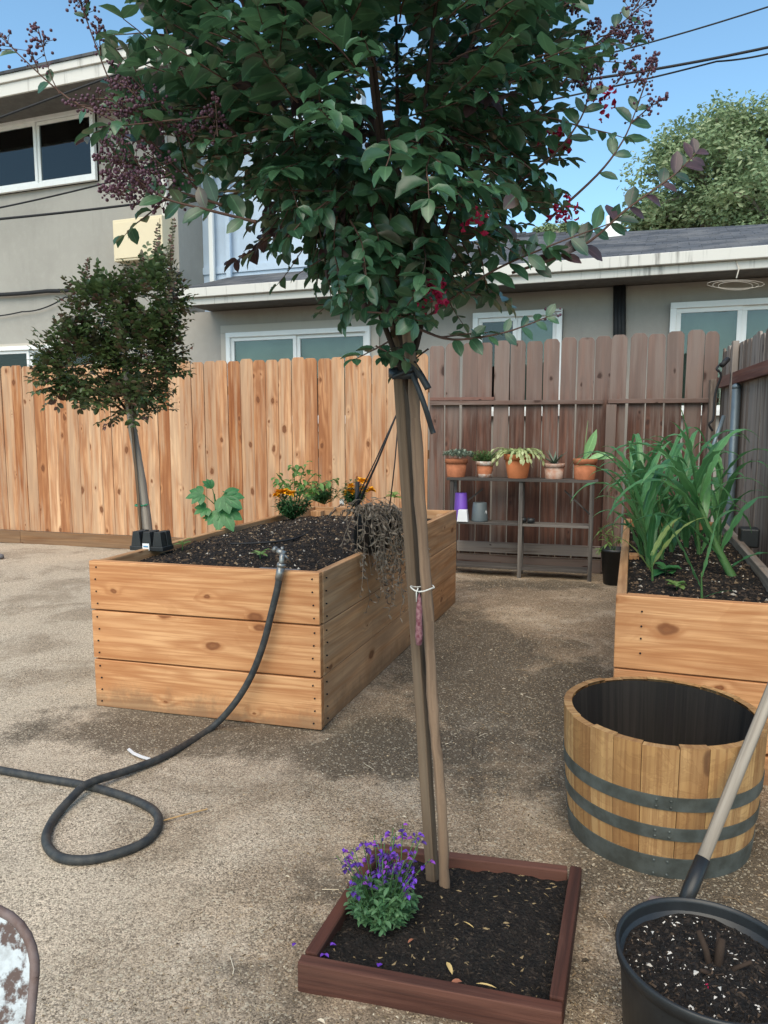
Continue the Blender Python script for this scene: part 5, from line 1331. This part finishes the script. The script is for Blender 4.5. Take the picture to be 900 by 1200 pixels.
# ------------------------------------------------------------------ hose
hp = [(0, 903), (50, 912), (100, 921), (145, 933), (178, 949), (186, 966), (172, 985), (140, 1000), (100, 1009), (68, 1004), (54, 985), (62, 962), (84, 940), (105, 925), (150, 905), (195, 885)]
pts = [gnd(-90, 885, .014)] + [gnd(u, v, .015) for u, v in hp]
for i, p in enumerate(pts):
    p.z += gh(p.x, p.y)
pts[14].z += .022; pts[13].z += .012; pts[15].z += .008
face = lambda u, v, d: (lambda r: V((0, 0, H)) + r * ((FL + nf * d - V((0, 0, H))).dot(nf) / r.dot(nf)))(ray(u, v))
pts += [face(245, 855, .13), face(272, 828, .085), face(293, 795, .06), face(308, 757, .05), face(319, 715, .045), face(325, 690, .038), face(328, 672, .03)]
hose = thing('garden_hose', pts[5] * 1., 'black garden hose looping on the ground and up to the raised bed', 'hose'); m_ = MB(); m_.tube(smoothpath(pts, 8), .0155, 12); m_.build('hose_tube', M['rubber'], hose, smooth=True)
m_ = MB(); n0 = pts[-1]; nd = (face(331, 655, .02) - n0).normalized(); m_.tube([n0 - nd * .03, n0 + nd * .03], .0185, 12); m_.tube([n0 + nd * .03, n0 + nd * .045], .021, 12); m_.build('coupling', M['steel'], hose, smooth=True)
noz = MB(); n1 = n0 + nd * .045; n2 = face(331, 648, -.01); noz.tube([n1, lerp(n1, n2, .6), n2], [.014, .013, .014], 10); n3 = n2 + (ef * -.03 + Z * .012); noz.tube([n2 + (n2 - n3) * .4, n3], [.015, .012], 10); noz.tube([n3, n3 + (n3 - n2) * .5], [.016, .014], 10)
noz.tube([n2 + ef * .012 - Z * .01, n2 + ef * .03 - Z * .045 - nf * .02], [.006, .005], 6); noz.tube([n2 + Z * .01, n2 + Z * .028], [.006, .008], 8); noz.build('nozzle', M['steel'], hose, smooth=True)
m_ = MB(); q = [gnd(u, v, .012) for u, v in ((149, 879), (155, 884), (164, 888), (174, 891))]
for k in range(3): m_.board(q[k], q[k + 1] - q[k], V((.004, .016, 0)), Z * .003)
tag(m_.build('plastic_strip', M['whitep']), 'short white plastic strip on the ground by the hose', 'strip')

# ------------------------------------------------------------------ salvia, petals and leaves in the frame
sb_ = gnd(447, 1080, .05); ms, ss, cs_ = MB(), MB(), MB(); spikes = []
for _ in range(80):
    a = U(0, 6.28); r = .085 * math.sqrt(R.random()); hh = U(.05, .13) * (1.2 - r * 5); e = sb_ + V((r * math.cos(a) * 1.1, r * math.sin(a), hh)); ss.tube([sb_ + V((r * .4 * math.cos(a), r * .4 * math.sin(a), 0)), e], .0015, 4)
    for j in range(11):
        q = lerp(sb_ + V((r * .7 * math.cos(a), r * .7 * math.sin(a), 0)), e, U(.2, 1.05)); t = U(0, 6.28); ms.leaf(q, V((math.cos(t), math.sin(t), U(-.1, 1))), Z, U(.018, .034), U(.009, .013), .2, .4)
for _ in range(34):
    a = U(0, 6.28); r = .12 * math.sqrt(R.random()); e = sb_ + V((r * math.cos(a) * 1.15 + .0, r * math.sin(a) * .8, U(.15, .24))); b0 = sb_ + V((r * .4 * math.cos(a), r * .4 * math.sin(a), .05)); fs = MB(); spikes.append(fs); ss.tube([b0, lerp(b0, e, .6) + Z * .01, e], .0013, 4)
    for j in range(7):
        q = lerp(b0, e, U(.5, 1)); t = U(0, 6.28); d = V((math.cos(t), math.sin(t), .3)).normalized()
        cs_.leaf(q, d, Z, .012, .005, .4, 0, segs=2)
        if R.random() < .62:
            tn = (R.random(), .5); fs.leaf(q + d * .008, d + V((0, 0, -.3)), Z, .016, .013, .3, .6, tn, segs=3); fs.leaf(q + d * .008, d + V((0, 0, .5)), Z, .011, .008, .4, -.3, tn, segs=3)
e_t = gnd(471, 1000, .05)
for q0, q1 in ((at(470, 1010, sb_.y + .03), at(472, 966, sb_.y + .06)), (at(450, 1010, sb_.y), at(440, 985, sb_.y))):
    ss.tube([sb_ + Z * .08, q0, q1], .0014, 4); fs = MB(); spikes.append(fs)
    for j in range(14):
        q = lerp(q0, q1, U(0, 1)); t = U(0, 6.28); d = V((math.cos(t), math.sin(t), .2)); fs.leaf(q, d, Z, .016, .012, .3, .6, segs=3)
sv = plant('salvia', 'bushy salvia with violet flowers at the left inside the square frame', ms, 'salvia', sb_, ss, cat='flowering plant')
[f_.build('flower_spike', M['violet'], sv) for f_ in spikes if f_.f]; cs_.build('calyces', M['calyx'], sv)
for k, (u, v, lb) in enumerate(((387, 1108, 'violet petal on compost near the left frame board'), (380, 1118, 'violet petal just inside the front left frame corner'), (443, 1133, 'violet petal on compost below the salvia'), (343, 1109, 'violet petal on the ground outside the frame, left'))):
    m_ = MB(); b = gnd(u, v, .06 if u > 350 else .012); m_.leaf(b, V((U(-1, 1), U(-1, 1), .1)), Z, .016, .010, .3, .5, (.1, .5), segs=3); m_.leaf(b, V((U(-1, 1), U(-1, 1), .1)), Z, .013, .010, .3, .5, (.1, .5), segs=3); tag(m_.build('fallen_petal', M['violet']), lb, 'petal', 'fallen violet petals')
for (u, v, L, W, ang, lb) in ((530, 1142, .045, .012, 1.8, 'long yellow leaf on the compost at the front of the frame'), (528, 1153, .03, .014, .3, 'reddish brown curled leaf at the front of the compost'), (582, 1158, .05, .006, 2.8, 'straw coloured forked leaf on the compost at front right'), (478, 1105, .022, .008, .8, 'small tan leaf on compost right of the salvia'), (556, 1088, .04, .004, 2.3, 'grey straw lying in the middle of the compost')):
    m_ = MB(); m_.leaf(gnd(u, v, .068), V((math.cos(ang), math.sin(ang), .12)), Z, L, W, .3, .3, (.1 if 'yellow' in lb or 'straw' in lb else .9, .5)); tag(m_.build('fallen_leaf', M['leafdry'], smooth=True), lb, 'leaf', 'fallen leaves on the compost')
m_ = MB(); m_.tube([gnd(190, 962, .012), gnd(215, 955, .016), gnd(243, 948, .012)], .003, 5); tag(m_.build('twig', M['leafdry']), 'thin straw coloured twig beside the hose loop', 'twig')
m_ = MB(); m_.ball(gnd(0, 652, .03), .045, sq=.7); tag(m_.build('stone', M['slate'], smooth=True), 'dark stone by the cedar fence at the left edge', 'stone')

# ------------------------------------------------------------------ garden chair at the lower left corner
chx, chy, chz = -.43, .86, .765
ch = thing('garden_chair', V((chx - .2, chy - .1, 0)), 'old metal garden chair with chipped white paint at lower left corner', 'chair')
def rrect(w, h, r, n=8):
    out = []
    for cx, cy, a0 in ((w / 2 - r, h / 2 - r, 0), (-w / 2 + r, h / 2 - r, PI / 2), (-w / 2 + r, -h / 2 + r, PI), (w / 2 - r, -h / 2 + r, 1.5 * PI)):
        for k in range(n + 1):
            a = a0 + PI / 2 * k / n; out.append((cx + r * math.cos(a), cy + r * math.sin(a)))
    return out
yaw = .12; cX = V((math.cos(yaw), math.sin(yaw), 0)); cN = V((math.sin(yaw), -math.cos(yaw), .55)).normalized(); cU = cN.cross(cX).normalized()
if cU.z < 0: cU = -cU
Wc, Hc = .42, .36
top_r = at(41, 1145, chy)
cc = top_r - cX * (Wc / 2) - cU * (Hc / 2 - .085)
ol = rrect(Wc, Hc, .085)
m_ = MB(); m_.prism(cc, cX, cU, cN * .004, ol); m_.build('backrest', M['chip_paint'], ch)
m_ = MB(); pth = [cc + cX * a + cU * b + cN * .002 for a, b in ol]; m_.tube(pth + [pth[0]], .0062, 8, cap=False); m_.build('back_frame', M['rustrim'], ch, smooth=True)
sc2 = V((cc.x, cc.y - .25, .45)); m_ = MB(); m_.prism(sc2, cX, V((-cX.y, cX.x, 0)), Z * .006, rrect(.42, .42, .08)); m_.build('seat', M['chip_paint'], ch)
for dx, dy in ((-.19, -.19), (.19, -.19), (-.19, .19), (.19, .19)):
    m_ = MB(); p = sc2 + cX * dx + V((-cX.y, cX.x, 0)) * dy; m_.tube([V((p.x + dx * .2, p.y + dy * .2, 0)), p], .012, 8); m_.build('leg', M['rustrim'], ch, smooth=True)
for dx in (-.15, .15):
    m_ = MB(); p = sc2 + cX * dx + V((-cX.y, cX.x, 0)) * .19; m_.tube([p, cc + cX * dx - cU * (Hc / 2) + cN * .002], .010, 8); m_.build('back_support', M['rustrim'], ch, smooth=True)

# ------------------------------------------------------------------ loose chips on the ground
def inside_quad(x, y, q):
    s_ = None
    for k in range(4):
        a, b = q[k], q[(k + 1) % 4]; c = (b.x - a.x) * (y - a.y) - (b.y - a.y) * (x - a.x)
        if s_ is None: s_ = c > 0
        elif (c > 0) != s_: return False
    return True
quads = [[FL, FR, BR, BL], [c_fl, c_fr, c_br, c_bl], [QL, QL + ea * WB, QL + ea * WB + eb * LB, QL + eb * LB]]
lit = MB(); n = 0
while n < 120000:
    y = 1.25 + 5.8 * R.random() ** 2.1; x = U(-.62, .60) * y
    if any(inside_quad(x, y, q) for q in quads) or (x - bc.x) ** 2 + (y - bc.y) ** 2 < .085 or (x - pc.x) ** 2 + (y - pc.y) ** 2 < .02: n += 1; continue
    dens = .9 * mnoise.noise(V((x * 1.6, y * 1.6, 7))) + .55 * min(1, max(-1, x * 1.3 + .1))
    if R.random() > .42 + dens * .8: n += 1; continue
    r = U(.0008, .0021) * (1 + .17 * y) * (1.9 if R.random() < .05 else 1)
    lit.chip((x, y, gh(x, y) + .0005), r, (R.random(), .5), U(.15, .5)); n += 1
for _ in range(900):
    y = 1.2 + 4.5 * R.random() ** 2; x = U(-.5, .55) * y
    if R.random() > .35 + .6 * x: continue
    if any(inside_quad(x, y, q) for q in quads) or (x - bc.x) ** 2 + (y - bc.y) ** 2 < .1 or (x - pc.x) ** 2 + (y - pc.y) ** 2 < .03: continue
    p = V((x, y, gh(x, y) + .002)); a = U(0, 6.28)
    if R.random() < .5: lit.leaf(p, V((math.cos(a), math.sin(a), U(-.05, .3))), Z, U(.012, .03), U(.005, .012), .4, U(-.5, 1), (R.choice([.25, .4, .62, .72, .95]), .5), segs=3)
    else: lit.tube([p, p + V((math.cos(a) * .5, math.sin(a) * .5, .1)) * U(.02, .05), p + V((math.cos(a + .3), math.sin(a + .3), 0)) * U(.03, .08)], U(.0006, .0015), 3, (R.choice([.25, .4, .62, .95]), .5))
tag(lit.build('wood_chips', M['chips']), 'pale and brown wood chip litter strewn over the yard ground', 'litter', kind='stuff')

# ------------------------------------------------------------------ light, sky, camera
sc = bpy.context.scene
w = bpy.data.worlds.new('World'); sc.world = w; w.use_nodes = True
nt = w.node_tree; bg = nt.nodes['Background']; sky = nt.nodes.new('ShaderNodeTexSky'); sky.sky_type = 'NISHITA'; sky.sun_disc = False
to_sun = V((-.25, -.85, 1.05)).normalized()
el = math.asin(to_sun.z); az = math.atan2(to_sun.x, to_sun.y)
sky.sun_elevation = el; sky.sun_rotation = az; sky.altitude = 50; sky.air_density = 1.0; sky.dust_density = .9; sky.ozone_density = 2.5
tint = nt.nodes.new('ShaderNodeMix'); tint.data_type = 'RGBA'; tint.blend_type = 'MULTIPLY'; tint.inputs[0].default_value = 1; tint.inputs[7].default_value = (.87, 1.04, .98, 1); nt.links.new(sky.outputs[0], tint.inputs[6]); nt.links.new(tint.outputs[2], bg.inputs[0]); bg.inputs[1].default_value = .135
sd = bpy.data.lights.new('sun', 'SUN'); sd.energy = 1.9; sd.angle = math.radians(60); sd.color = (1, .84, .63)
so_ = bpy.data.objects.new('sun', sd); col.objects.link(so_); so_.rotation_euler = (-to_sun).to_track_quat('-Z', 'Y').to_euler()

cam = bpy.data.cameras.new('camera'); co = bpy.data.objects.new('camera', cam); col.objects.link(co)
cam.sensor_fit = 'VERTICAL'; cam.sensor_height = 24.; cam.sensor_width = 24.; cam.lens = F / 1200 * 24
co.location = (0, 0, H); co.rotation_euler = (math.pi / 2 - P, 0, 0); cam.clip_end = 1000; cam.clip_start = .05
sc.camera = co
sc.view_settings.view_transform = 'Standard'; sc.view_settings.look = 'None'; sc.view_settings.exposure = .90; sc.view_settings.gamma = 1

for o in bpy.data.objects:
    if '_o' in o: del o['_o']
